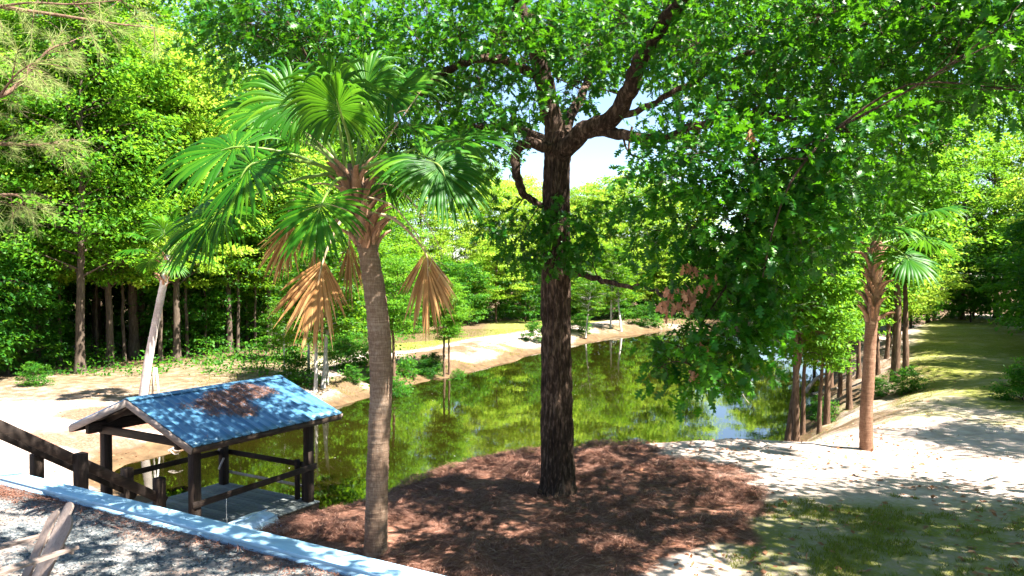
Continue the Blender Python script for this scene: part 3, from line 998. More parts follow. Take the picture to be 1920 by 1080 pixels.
# small upturned boat hull beside the deck
boat = thing('boat', tuple(dk((0.75, -0.66, -0.10))[0]), 'small upturned pale blue boat hull beside the dock deck', 'boat', rz=math.pi / 2 - TH + 0.18)
nu, nv = 24, 15
uu = np.linspace(-1, 1, nu); vv_ = np.linspace(-1, 1, nv)
A, B = np.meshgrid(uu, vv_, indexing='ij')
wid = 0.46 * (1 - np.clip(np.abs(A + .05), 0, 1) ** 3.2 * .55)
Xh = A * 1.15; Yh = np.sign(B) * np.abs(B) ** .8 * wid
Zh = 0.44 * (1 - np.abs(B) ** 3.6) * (1 - np.abs(A) ** 7 * .75) + 0.02
bi = np.arange(nu * nv).reshape(nu, nv)
mb = MB(); mb.add(np.stack([Xh, Yh, Zh], -1), np.stack([bi[:-1, :-1], bi[1:, :-1], bi[1:, 1:], bi[:-1, 1:]], -1).reshape(-1, 4))
o = mb.obj('hull', M['hull'], boat, smooth=True); sm = o.modifiers.new('solid', 'SOLIDIFY'); sm.thickness = .02
mb = MB()
rim = np.concatenate([np.stack([Xh[:, 0], Yh[:, 0], Zh[:, 0]], -1), np.stack([Xh[::-1, -1], Yh[::-1, -1], Zh[::-1, -1]], -1)])
tube(mb, np.concatenate([rim, rim[:1]]), .022, 6); mb.obj('gunwale', M['hull_dark'], boat, smooth=True)
for k in (-.3, 0, .3):
    zz = 0.465 * (1 - abs(k / .46) ** 3.6)
    mb = MB(); mb.bar((-.85, k, zz), (.85, k, zz), .03, .025); mb.obj('keel_strip', M['hull_dark'], boat)
mb = MB(); tube(mb, spline([dk((.75, -.13, .86))[0], dk((.73, -.15, .4))[0], dk((.75, -.2, -.2))[0]], 10), .008, 5)
tag(mb.obj('rope', M['rope'], smooth=True), 'thin pale rope hanging from the near dock rail', 'rope')
mb = MB(); pts = spline([(0, -.42, 0), (.3, -.4, 0), (.33, 0, 0), (.3, .4, 0), (0, .42, 0), (-.3, .4, 0), (-.33, 0, 0), (-.3, -.4, 0), (0, -.42, 0)], 40)[:-1]
k = len(pts); top = pts + (0, 0, .05)
mb.add(np.concatenate([pts, top]), np.stack([np.arange(k), (np.arange(k) + 1) % k, (np.arange(k) + 1) % k + k, np.arange(k) + k], -1)); mb.add(top, np.arange(k)[None])
o = tag(mb.obj('float_cushion', M['mat_black']), 'flat black cushion lying on the dock deck', 'cushion')
o.location = dk((-.55, 1.6, .006))[0]; o.rotation_euler = (0, 0, .9)

# ------------------------------------------------------------------ stairs from the yard down to the dock
stair = thing('staircase', tuple(np.array([-9.75, 14.25, 0.0])), 'dark wooden staircase with sloping handrails going down to the dock', 'staircase', rz=math.pi / 2 - TH)
SLP = 0.667                                          # local x runs down the stairs; y to the left (far) side


def stair_local(X, Y):
    q = (np.array([X, Y]) - np.array([-9.75, 14.25]))
    return float(q @ U2), float(q @ -V2)


rx0, ry0 = stair_local(-9.3, 14.0)                   # near rail line
for side, yy in (('near', ry0), ('far', ry0 + 1.04)):
    z0 = 1.0 - (0 - rx0) * -SLP * 1.0
    zr = lambda x: 1.0 - SLP * (x - rx0)
    mb = MB(); mb.bar((rx0 - .75, yy, zr(rx0 - .75)), (rx0 + 3.35, yy, zr(rx0 + 3.35)), .05, .20); bev(mb.obj('handrail', M['dark_wood_x'], stair))
    mb = MB(); mb.bar((rx0 - .75, yy + .06, zr(rx0 - .75) - .98), (rx0 + 3.6, yy + .06, zr(rx0 + 3.6) - .98), .05, .28); mb.obj('stringer', M['dark_wood_x'], stair)
    ps = ((-.62, .06), (1.39, .17), (3.19, .45)) if side == 'near' else ((-.62, .06), (1.25, -.06), (3.12, .5))
    for (t, ex) in ps:
        mb = MB(); x = rx0 + t
        mb.box((-.1, -.1, -1.75), (.1, .1, ex)); o = bev(mb.obj('post', M['dark_wood'], stair)); o.location = (x, yy + (.135 if side == 'far' else -.135) * (1 if t < 3 else 0.0), zr(x))
for k in range(13):
    x = rx0 - .7 + k * .30
    z = 1.0 - SLP * (x - rx0) - .93
    mb = MB(); mb.box((0, ry0 + .03, -.04), (.28, ry0 + 1.01, 0)); o = mb.obj('tread', M['grey_wood'], stair); o.location = (x, 0, z)

# ------------------------------------------------------------------ adirondack chair
chair = thing('adirondack_chair', (-4.80, 7.36, GZ + .012), 'tan wooden adirondack chair on the gravel patio', 'chair', rz=math.radians(55))
# local +x = towards the back of the chair, y = across
slat_h = [.70, .82, .70]
for k in range(3):
    y = (k - 1) * .178
    bx0, bz0 = .18, .22
    dirx, dirz = .46, .888
    Lh = slat_h[k]
    prof_ = []
    for j in range(9):
        a = math.pi * j / 8
        prof_.append((Lh - .06 + .06 * math.sin(a) + (.05 * (math.cos(a) * (1 - k)) if k != 1 else 0), .078 * math.cos(a)))
    outline = [(0, .078)] + prof_ + [(0, -.078)]
    fl_ = (k - 2) * .012
    fv, bv_ = [], []
    for (l, w) in outline:
        wy = (y + w) * (0.84 + .16 * l / .9)
        base = np.array([bx0 + dirx * l, wy, bz0 + dirz * l])
        nn_ = np.array([-dirz, 0, dirx]) * (.011) + np.array([0.02 * abs(k - 1) * -1, 0, 0])
        fv.append(base + nn_); bv_.append(base + nn_ - np.array([-dirz, 0, dirx]) * .022)
    mb = MB(); m_ = len(outline)
    mb.add(fv + bv_, [list(range(m_))]); mb.add(fv + bv_, [list(range(2 * m_ - 1, m_ - 1, -1))])
    mb.add(fv + bv_, [(j, j + m_, (j + 1) % m_ + m_, (j + 1) % m_) for j in range(m_)])
    bev(mb.obj('back_slat', M['chair_wood'], chair), .004)
for k in range(6):
    x = -.36 + k * .092; z = .36 - .16 * (x + .36) / .55
    mb = MB(); mb.box((-.042, -.28, -.011), (.042, .28, .011)); o = bev(mb.obj('seat_slat', M['chair_wood'], chair), .004); o.location = (x, 0, z); o.rotation_euler = (0, math.atan(.16 / .55), 0)
for sg in (-1, 1):
    pts = [(-.46, -.055), (-.44, .07), (-.30, .085), (0, .065), (.30, .035), (.46, .02), (.47, -.025), (.2, -.045), (-.2, -.055)]
    k = len(pts)
    lo = [(x, sg * (.335 + y), .545 + .03 * (x + .46)) for x, y in pts]; hi = [(x, sg * (.335 + y), .57 + .03 * (x + .46)) for x, y in pts]
    mb = MB(); mb.add(lo + hi, [list(range(k))[::-1]]); mb.add(lo + hi, [list(range(k, 2 * k))]); mb.add(lo + hi, [(j, (j + 1) % k, (j + 1) % k + k, j + k) for j in range(k)])
    bev(mb.obj('arm', M['chair_wood'], chair), .005)
    mb = MB(); mb.box((-.40, sg * .31 - .012, 0), (-.29, sg * .31 + .012, .545)); bev(mb.obj('leg', M['chair_wood'], chair), .004)
    mb = MB(); mb.bar((-.42, sg * .285, .33), (.62, sg * .285, .045), .024, .10); bev(mb.obj('leg', M['chair_wood'], chair), .004)
    mb = MB(); mb.bar((-.345, sg * .345, .36), (-.345, sg * .345, .545), .03, .06, up=(1, 0, 0)); mb.obj('arm_bracket', M['chair_wood'], chair)
mb = MB(); mb.box((-.43, -.30, .26), (-.405, .30, .36)); bev(mb.obj('apron', M['chair_wood'], chair), .004)
mb = MB(); mb.box((.385, -.36, .535), (.41, .36, .60)); bev(mb.obj('back_rail', M['chair_wood'], chair), .004)
mb = MB(); mb.box((.245, -.285, .22), (.27, .285, .29)); mb.obj('back_rail', M['chair_wood'], chair)

# ------------------------------------------------------------------ palms
def frond_mesh(name, hub, axis, nrm, R, spread=290, nseg=44, droop=.35, droop_tip=.5, dead=False, seed=0, mat=None, fold=0.0, wmul=1.0):
    """costapalmate fan: pleated blade that splits into drooping ribbons"""
    r = np.random.default_rng(seed)
    axis = norm(np.asarray(axis, float)); nrm = np.asarray(nrm, float)
    nrm = norm(nrm - (nrm @ axis) * axis); side = np.cross(nrm, axis)
    mb = MB()
    rs = np.array([0.0, .16, .36, .52, .66, .8, .92, 1.0])
    dth = math.radians(spread) / nseg
    for k in range(nseg):
        th = -math.radians(spread) / 2 + (k + .5) * dth
        Rk = R * (1.0 - .30 * (abs(th) / math.radians(spread / 2)) ** 2) * r.uniform(.88, 1.05)
        base = hub + axis * (.22 * R * (1 - abs(th) / math.radians(spread / 2)))     # costa runs into the blade
        ca, sa = math.cos(th), math.sin(th)
        d0 = axis * ca + side * sa
        d0 = norm(d0 + nrm * (fold * abs(sa)) + r.normal(0, .06 if dead else .03, 3))
        if dead: Rk *= r.uniform(.68, 1.08)
        pts = [base]; d = d0.copy(); p = base.copy()
        hang = r.uniform(.7, 1.35)
        for i in range(1, len(rs)):
            t = rs[i]
            g = (droop * .35 * t + droop_tip * max(0, t - .45) ** 1.15 * 2.6) * hang
            d = norm(d0 + np.array([0, 0, -1.0]) * g)
            p = p + d * (rs[i] - rs[i - 1]) * Rk; pts.append(p.copy())
        pts = np.array(pts)
        loc = rs * Rk
        w = np.where(rs < .55, loc * math.tan(dth / 2) * 1.06, 0)
        w45 = .52 * Rk * math.tan(dth / 2)
        w = np.where(rs >= .55, w45 * np.clip(1.0 - ((rs - .5) / .5) ** 1.4, .04, 1), w)
        w = np.maximum(w * wmul, .0015)
        tg = norm(np.gradient(pts, axis=0))
        sd_ = np.cross(nrm + 0 * tg, tg); sd_ = norm(sd_)
        up = np.cross(tg, sd_)
        pleat = w * .55
        V = np.concatenate([pts - sd_ * w[:, None], pts + up * pleat[:, None], pts + sd_ * w[:, None]])
        m = len(rs)
        F = [(i, i + 1, m + i + 1, m + i) for i in range(m - 1)] + [(m + i, m + i + 1, 2 * m + i + 1, 2 * m + i) for i in range(m - 1)]
        tn = np.clip(r.normal(.45 if dead else .5, .26 if dead else .17) + .15 * np.tile(rs - .3, 3), 0, 1)
        mb.add(V, F, tn)
    return mb


def frond(parent, origin, start, hub, axis, nrm, R, seed, spread=280, droop=.35, tip=.5, dead=False, nseg=44, sag=0.10, fold=0.0, name='frond'):
    o0 = np.asarray(origin, float)
    s = np.asarray(start, float) - o0; h = np.asarray(hub, float) - o0
    mb = frond_mesh('frond', h, axis, nrm, R, spread, nseg, droop, tip, dead, seed, fold=fold, wmul=3.4 if dead else 1.3)
    fo = mb.obj(name, M['palm_dead' if dead else 'palm_green'], parent)
    mid = (s + h) / 2 + np.array([0, 0, sag])
    ax = norm(np.asarray(axis, float))
    pth = spline([s, mid, h, h + ax * R * .3 + np.array([0, 0, -.02])], 14)
    mb = MB(); tube(mb, pth, np.linspace(.030, .006, 14), 6, tint=.5)
    mb.obj('stalk', M['dry_stalk' if dead else 'stalk'], fo, smooth=True)
    return fo


def boot_mesh(mat):
    """split base of an old leaf stalk, standing off the trunk (x outwards, z up)"""
    mb = MB()
    secs = [(0.0, 0, .075, .03), (.03, .10, .062, .028), (.085, .19, .048, .022), (.16, .26, .036, .016), (.23, .30, .030, .010)]
    vs = []
    for (x, z, w, t) in secs:
        vs += [(x - t * .7, -w, z), (x + t, -w * .6, z - t * .5), (x + t * 1.2, 0, z - t * .6), (x + t, w * .6, z - t * .5), (x - t * .7, w, z), (x - t * .2, 0, z)]
    fs = []
    for i in range(len(secs) - 1):
        for j in range(6):
            fs.append((i * 6 + j, i * 6 + (j + 1) % 6, (i + 1) * 6 + (j + 1) % 6, (i + 1) * 6 + j))
    mb.add(vs, fs); e = (len(secs) - 1) * 6
    mb.add(vs, [[e, e + 1, e + 2, e + 3, e + 4, e + 5]])
    return mb.mesh('leaf_base', True, mat)


def boots(parent, origin, path, rad, n, z0, z1, me, scale=1.0, seed=0, tight=0.0):
    r = np.random.default_rng(seed)
    for i in range(n):
        f = i / n
        z = z0 + (z1 - z0) * f
        k = np.interp(z, path[:, 2], np.arange(len(path)))
        c = np.array([np.interp(k, np.arange(len(path)), path[:, j]) for j in range(3)])
        rr = np.interp(k, np.arange(len(path)), rad)
        a = i * 2.39996 + r.normal(0, .15)
        o = link('leaf_base', me, parent)
        o.location = c + np.array([math.cos(a) * rr * .82, math.sin(a) * rr * .82, -.04]) - origin
        o.rotation_euler = (r.normal(0, .18), r.normal(0.0 - tight, .2), a)
        s = scale * r.uniform(.75, 1.25)
        o.scale = (s * r.uniform(.8, 1.3), s, s)


boot_me = boot_mesh(M['boot'])


def palm_trunk(parent, origin, pts, rads, mat, nseg=28, rings=150, rough=.012, seed=1):
    path = spline(pts, rings)
    rad = np.interp(np.linspace(0, 1, rings), np.linspace(0, 1, len(rads)), rads)

    def disp(th, z, R):
        return rough * (fbm(np.cos(th) * 2.2 + 9, np.sin(th) * 2.2, z * 9, seed, 3) - .5) + .003 * np.sin(z * 75 + 2.5 * np.cos(th) + 6 * fbm(z * 2, np.cos(th), 0, seed, 2)) + .01 * (noise3(np.cos(th) * 9, np.sin(th) * 9, z * 30, seed + 3) - .5) + .007 * (noise3(np.cos(th) * 1.5, np.sin(th) * 1.5, z * 22, seed + 8) - .5)
    mb = MB(); tube(mb, path - origin, rad, nseg, lambda th, z, R: disp(th, z, R))
    mb.obj('trunk', mat, parent, smooth=True)
    return path, rad


# --- the large palm beside the wall
PY = 10.4
pb = np.array([P(704, 1058, PY)[0], PY, -0.08])
palm = thing('palm_tree', tuple(pb), 'tall palm with green fans and brown dead fronds beside the pale blue wall', 'palm tree')
pp = [pb, P(706, 960, PY), P(709, 850, PY), P(714, 740, PY), P(712, 640, PY), P(703, 550, PY), P(690, 470, PY), P(676, 400, PY), P(664, 345, PY), P(660, 325, PY)]
pth, prd = palm_trunk(palm, pb, pp, [.165, .148, .146, .150, .152, .144, .134, .13, .12, .09], M['palm_trunk'], 44, 260, .016, 7)
zc = P(660, 340, PY)
boots(palm, pb, pth, prd, 64, P(0, 462, PY)[2], P(0, 335, PY)[2], boot_me, 1.0, 3)
C0 = P(660, 325, PY)
fr = [  # hub px, py, depth, axis (world), normal, R, spread, droop, tip
    (455, 275, 9.7, (-.85, -.1, -.15), (-.15, -.65, .75), 1.05, 300, .50, .65),
    (478, 305, 9.2, (-.55, -.35, -.75), (-.45, -.75, .55), 0.92, 280, .35, .45),
    (430, 388, 10.0, (-.75, -.2, -.55), (-.35, -.7, .65), 1.05, 270, .5, .6),
    (608, 372, 9.0, (-.25, -.45, -.8), (-.1, -.85, .5), 0.80, 260, .3, .4),
    (790, 292, 9.6, (.8, -.25, -.45), (.25, -.7, .7), 0.95, 300, .45, .55),
    (815, 305, 9.3, (.55, -.35, -.75), (.4, -.75, .5), 0.85, 270, .4, .5),
    (850, 262, 10.9, (.85, .2, .15), (-.1, -.5, .85), 0.90, 290, .4, .5),
    (628, 205, 10.0, (-.15, -.2, .85), (-.1, -.9, .2), 0.80, 300, .75, .9),
    (680, 175, 10.8, (.3, .2, .8), (.1, -.9, .2), 0.78, 290, .8, .9),
    (565, 205, 10.3, (-.6, -.1, .55), (-.2, -.75, .6), 0.82, 290, .7, .8),
    (510, 215, 10.9, (-.75, .15, .3), (-.25, -.6, .75), 0.84, 290, .6, .7),
    (728, 185, 10.9, (.55, .2, .55), (-.25, -.75, .6), 0.85, 280, .55, .7),
    (560, 262, 11.2, (-.6, .5, .1), (-.2, -.5, .85), 0.85, 290, .5, .6),
    (640, 215, 9.4, (-.05, -.55, .5), (0, -.6, .8), 0.85, 290, .7, .9),
    (760, 235, 11.4, (.6, .6, .1), (.1, -.3, .9), 0.9, 290, .5, .6),
    (705, 330, 11.7, (.4, .8, -.3), (.1, .3, .9), 0.85, 280, .5, .6),
]
for i, (hx, hy, hd, ax, nn, R, sp, dr, tp) in enumerate(fr):
    h = P(hx, hy, hd)
    st = C0 + np.array([0.06 * np.sign(h[0] - C0[0]), 0.05 * np.sign(hd - PY), -.08 + .05 * (i % 3)])
    frond(palm, pb, st, h, ax, nn, R, 100 + i, sp, dr, tp, nseg=48, sag=.10 if hy > 200 else .02)
dead = [(607, 486, 9.9, (-.22, -.08, -.95), (.25, -.9, .1), 1.06, 82), (797, 472, 10.1, (.10, -.05, -.98), (-.1, -.95, .1), 1.0, 80), (545, 415, 10.2, (-.25, 0, -.95), (.3, -.9, .1), .72, 84),
        (655, 448, 10.75, (.0, .08, -.98), (0, -.95, .1), .78, 46), (590, 470, 10.5, (.05, .1, -.98), (.1, -.9, .1), .74, 50)]
for i, (hx, hy, hd, ax, nn, R, sp) in enumerate(dead):
    h = P(hx, hy, hd)
    st = P(668 if hx < 700 else 690, 400, PY)
    st[1] += .12 * np.sign(hd - PY)
    f = frond(palm, pb, st, h, ax, nn, R, 200 + i, sp, .1, .06, True, 56, .16, fold=.0, name='dead_frond')
    f['label'] = 'brown dead frond hanging down'
# dry flower stalks arching out
for i, pts in enumerate([[(690, 370, 10.3), (735, 385, 10.1), (775, 430, 9.9), (800, 470, 9.9), (835, 520, 9.9)], [(690, 345, 10.5), (740, 350, 10.4), (790, 400, 10.3), (830, 475, 10.3)],
                         [(640, 350, 10.2), (590, 345, 9.9), (550, 375, 9.8), (535, 420, 9.8)], [(655, 330, 10.6), (600, 270, 10.6), (540, 225, 10.7), (480, 185, 10.9)], [(680, 330, 10.6), (740, 240, 10.6), (790, 170, 10.7)]]):
    q = spline([P(*p) for p in pts], 18) - pb
    mb = MB(); tube(mb, q, np.linspace(.014, .004, 18), 5)
    for j in range(8, 18, 2):
        for e in range(2):
            dd = rng.normal(0, 1, 3) * .5 + np.array([0, 0, -.5]); dd = dd / np.linalg.norm(dd) * rng.uniform(.12, .3)
            tube(mb, spline([q[j], q[j] + dd * .5 + (0, 0, .02), q[j] + dd], 5), np.linspace(.004, .0015, 5), 4)
    mb.obj('flower_stalk', M['dry_stalk'], palm, smooth=True)


def small_palm(base, pts, rads, mat, label, nf, Rf, seed, bz0, bz1, bs, petiole, nb=26, up=.5, nseg=30):
    base = np.asarray(base, float)
    t = thing('palm_tree', tuple(base), label, 'palm tree')
    path, rad = palm_trunk(t, base, pts, rads, mat, 22, 110, .014, seed)
    boots(t, base, path, rad, nb, bz0, bz1, boot_me, bs, seed)
    c = path[-1]
    r = np.random.default_rng(seed)
    for i in range(nf):
        a = i * 2.39996 + r.normal(0, .2)
        el = up + .9 - 1.9 * (i / nf)
        d = np.array([math.cos(a) * math.cos(el), math.sin(a) * math.cos(el), math.sin(el)])
        h = c + d * petiole * r.uniform(.8, 1.2)
        ax = norm(d + np.array([0, 0, -.35]))
        nn = np.array([-d[0] * .5, -d[1] * .5, .9])
        frond(t, base, c - np.array([0, 0, .1]), h, ax, nn, Rf * r.uniform(.85, 1.1), seed * 50 + i, 280, .5, .6, nseg=nseg, sag=.08)
    return t


# leaning palm on the left bank
ly = 33.0
lb = P(268, 742, ly); lb[2] = gz(lb[0], ly) - .1
lp = small_palm(lb, [lb, P(276, 690, ly), P(287, 630, ly), P(298, 575, ly), P(308, 525, ly), P(313, 490, ly), P(314, 478, ly)], [.21, .18, .165, .155, .15, .15, .10], M['palm_trunk_pale'],
                'leaning palm with a pale sunlit trunk on the left bank', 11, .95, 11, P(0, 535, ly)[2], P(0, 482, ly)[2], 1.0, 1.2, 30)
mb = MB(); a_ = P(293, 690, ly - .1) - lb; b_ = P(300, 742, ly - .6); b_[2] = gz(b_[0], b_[1]) - .05; b_ -= lb
mb.bar(a_, b_, .05, .09, up=(0, 1, 0)); mb.obj('prop_board', M['grey_wood'], lp)
mb = MB(); b2 = P(285, 742, ly + .6); b2[2] = gz(b2[0], b2[1]) - .05; b2 -= lb
mb.bar(P(289, 690, ly) - lb, b2, .05, .09, up=(0, 1, 0)); mb.obj('prop_board', M['grey_wood'], lp)
# palm on the right bank
ry = 17.2
rb = P(1625, 852, ry); rb[2] = gz(rb[0], ry) - .08
small_palm(rb, [rb, P(1624, 780, ry), P(1628, 710, ry), P(1632, 640, ry), P(1637, 570, ry), P(1640, 510, ry), P(1643, 465, ry), P(1644, 452, ry)], [.155, .137, .132, .128, .135, .15, .14, .09], M['palm_trunk_red'],
           'short palm with a reddish trunk and criss-cross leaf bases by the lane', 11, .92, 17, P(0, 608, ry)[2], P(0, 470, ry)[2], .9, 1.0, 60, .55, 34)
# ------------------------------------------------------------------ the oak
half = [(0.0, .012), (.14, .03), (.20, .13), (.27, .17), (.31, .055), (.40, .24), (.50, .31), (.52, .07), (.62, .24), (.72, .29), (.73, .06), (.82, .13), (.90, .14), (.90, .03), (1.0, .004)]
ov_, of_ = [], []
for (t, w) in half:
    dz = -.25 * (t - .45) ** 2
    ov_ += [(t, -w, dz + w * .28), (t, 0, dz), (t, w, dz + w * .28)]
for i in range(len(half) - 1):
    a = i * 3
    of_ += [(a, a + 3, a + 4, a + 1), (a + 1, a + 4, a + 5, a + 2)]
OAK_V, OAK_F = np.array(ov_, float), np.array(of_)
h2 = [(0, .02), (.25, .17), (.33, .09), (.55, .30), (.62, .12), (.8, .2), (1, 0.01)]
ov2, of2 = [], []
for (t, w) in h2:
    ov2 += [(t, -w, w * .25 - .2 * (t - .45) ** 2), (t, 0, -.2 * (t - .45) ** 2), (t, w, w * .25 - .2 * (t - .45) ** 2)]
for i in range(len(h2) - 1):
    a = i * 3; of2 += [(a, a + 3, a + 4, a + 1), (a + 1, a + 4, a + 5, a + 2)]
OAK2_V, OAK2_F = np.array(ov2, float), np.array(of2)
LEAF_V = np.array([(0, 0, 0), (.45, -.32, .07), (.45, .32, .07), (1, 0, -.08)], float)
LEAF_F = np.array([(0, 1, 3), (0, 3, 2)])

OY = 13.2
ob = np.array([P(1046, 930, OY)[0], OY, gz(P(1046, 930, OY)[0], OY) - .12])
oak = thing('oak_tree', tuple(ob), 'big oak with dark furrowed trunk rising from the pine straw', 'oak tree')


def furrow(seed, amp):
    def f(th, z, R):
        w = 1.6 * (fbm(np.cos(th) * 1.5, np.sin(th) * 1.5, z * .9, seed, 3) - .5)
        n_ = noise3((th + w * .35) * 6.2 * R / .28, z * 1.5 + 4 * w, 0, seed + 5)
        n2 = noise3((th + w * .3) * 13 * R / .28, z * 3.4, 3, seed + 6)
        n_ = np.abs(n_ * 2 - 1); n2 = np.abs(n2 * 2 - 1)
        return amp * (1.3 * np.sqrt(n_ + .02) - .8 + .55 * np.sqrt(n2 + .02) - .35)
    return f


trunk_pts = [ob, P(1047, 900, OY), P(1045, 800, OY), P(1044, 700, OY), P(1043, 600, OY), P(1042, 500, OY), P(1042, 420, OY), P(1043, 340, OY), P(1046, 285, OY), P(1046, 250, OY)]
tp = spline(trunk_pts, 260)
tr = np.interp(np.linspace(0, 1, 260), [0, .04, .12, .35, .6, .8, .93, 1], [.37, .305, .272, .258, .232, .215, .235, .21])
_fu = furrow(3, .042)
mb = MB(); tube(mb, tp - ob, tr, 110, lambda th, z, R: _fu(th, z, R) + np.exp(-np.clip(z + .05, 0, 9) / .22) * (.05 + .09 * np.clip(np.sin(th * 5 + 1.2 * np.sin(th * 2)), 0, 1)), cap=False)
mb.obj('trunk', M['oak_bark'], oak, smooth=True)
LIMBS = [  # (points px,py,Y) , r0, r1
    ([(1046, 300, 13.2), (1040, 235, 13.2), (1020, 150, 13.1), (1000, 70, 13.0), (965, -5, 12.9), (930, -110, 12.6), (915, -260, 12.2)], .19, .08),
    ([(1050, 290, 13.1), (1090, 248, 12.8), (1150, 222, 12.4), (1180, 165, 12.1), (1205, 105, 11.8), (1245, 40, 11.5), (1290, -15, 11.2), (1370, -120, 10.6), (1450, -260, 9.8)], .17, .06),
    ([(1060, 270, 13.0), (1110, 248, 12.7), (1165, 250, 12.3), (1225, 260, 11.8), (1300, 240, 11.2), (1400, 215, 10.5), (1520, 230, 9.8), (1600, 260, 9.3)], .11, .025),
    ([(1150, 225, 12.4), (1205, 205, 12.2), (1265, 172, 12.0), (1340, 130, 11.8), (1420, 96, 11.6), (1560, 60, 11.2), (1720, 20, 10.8), (1850, -30, 10.4)], .06, .014),
    ([(1040, 285, 13.1), (1010, 272, 12.9), (975, 272, 12.8), (966, 305, 12.8), (975, 350, 12.8), (995, 375, 12.9), (1020, 385, 12.95)], .10, .045),
    ([(1012, 145, 13.1), (975, 128, 12.9), (925, 108, 12.7), (870, 118, 12.5), (815, 148, 12.4), (770, 185, 12.5), (700, 200, 12.8), (600, 150, 13.2)], .09, .03),
    ([(1062, 517, 13.1), (1095, 516, 12.8), (1135, 528, 12.4), (1175, 538, 12.0), (1215, 538, 11.6), (1245, 556, 11.1)], .055, .02),
    ([(1046, 280, 13.3), (1020, 265, 14.0), (960, 240, 14.8), (860, 240, 15.6), (760, 245, 16.2), (640, 200, 17.0)], .12, .03),
    ([(1046, 270, 13.4), (1080, 200, 14.4), (1120, 120, 15.6), (1160, 40, 16.8), (1190, -60, 18)], .11, .03),
    ([(965, -5, 12.9), (960, -120, 11.6), (980, -300, 9.8), (1020, -700, 7.8), (1040, -1300, 6.3)], .13, .04),
    ([(965, -5, 12.9), (900, -90, 11.8), (720, -250, 10.4), (450, -600, 8.8)], .10, .03),
    ([(1405, 212, 10.5), (1410, 300, 9.9), (1400, 420, 9.4), (1370, 520, 9.0), (1320, 600, 8.8), (1285, 680, 8.7)], .022, .006),
    ([(1600, 260, 9.3), (1570, 240, 8.6), (1490, 330, 8.2), (1450, 430, 8.2), (1430, 520, 8.4)], .02, .006),
    ([(1185, 238, 12.0), (1180, 285, 11.9), (1205, 300, 11.8), (1235, 345, 11.7), (1245, 372, 11.7)], .02, .006),
    ([(1168, 250, 12.2), (1172, 272, 12.1), (1180, 288, 12.0)], .022, .012),
]
limb_pts = []
for i, (pts, r0, r1) in enumerate(LIMBS):
    n = 12 * len(pts)
    q = spline([P(*p) for p in pts], n)
    if r0 > .04:
        q[2:-1] += .05 * (np.stack([noise3(np.arange(n) * .35, np.full(n, k_), 0, 40 + i) for k_ in range(3)], -1)[2:-1] - .5)
    limb_pts.append(np.column_stack([q, np.linspace(r0, r1, n)]))
    mb = MB(); tube(mb, q - ob, np.linspace(r0, r1, n) ** 1.0, 40 if r0 > .08 else (18 if r0 > .04 else 8), furrow(60 + i, .014 if r0 > .08 else .006) if r0 > .04 else None)
    mb.obj('limb', M['oak_bark'], oak, smooth=True)
LIMB = np.concatenate(limb_pts)

# leaf clumps: centre px,py,Y ; radii in metres (x,y,z) ; number of twigs
CL = []


def cl(px, py, Y, rx, ry, rz, n): CL.append((P(px, py, Y), np.array([rx, ry, rz]), n))


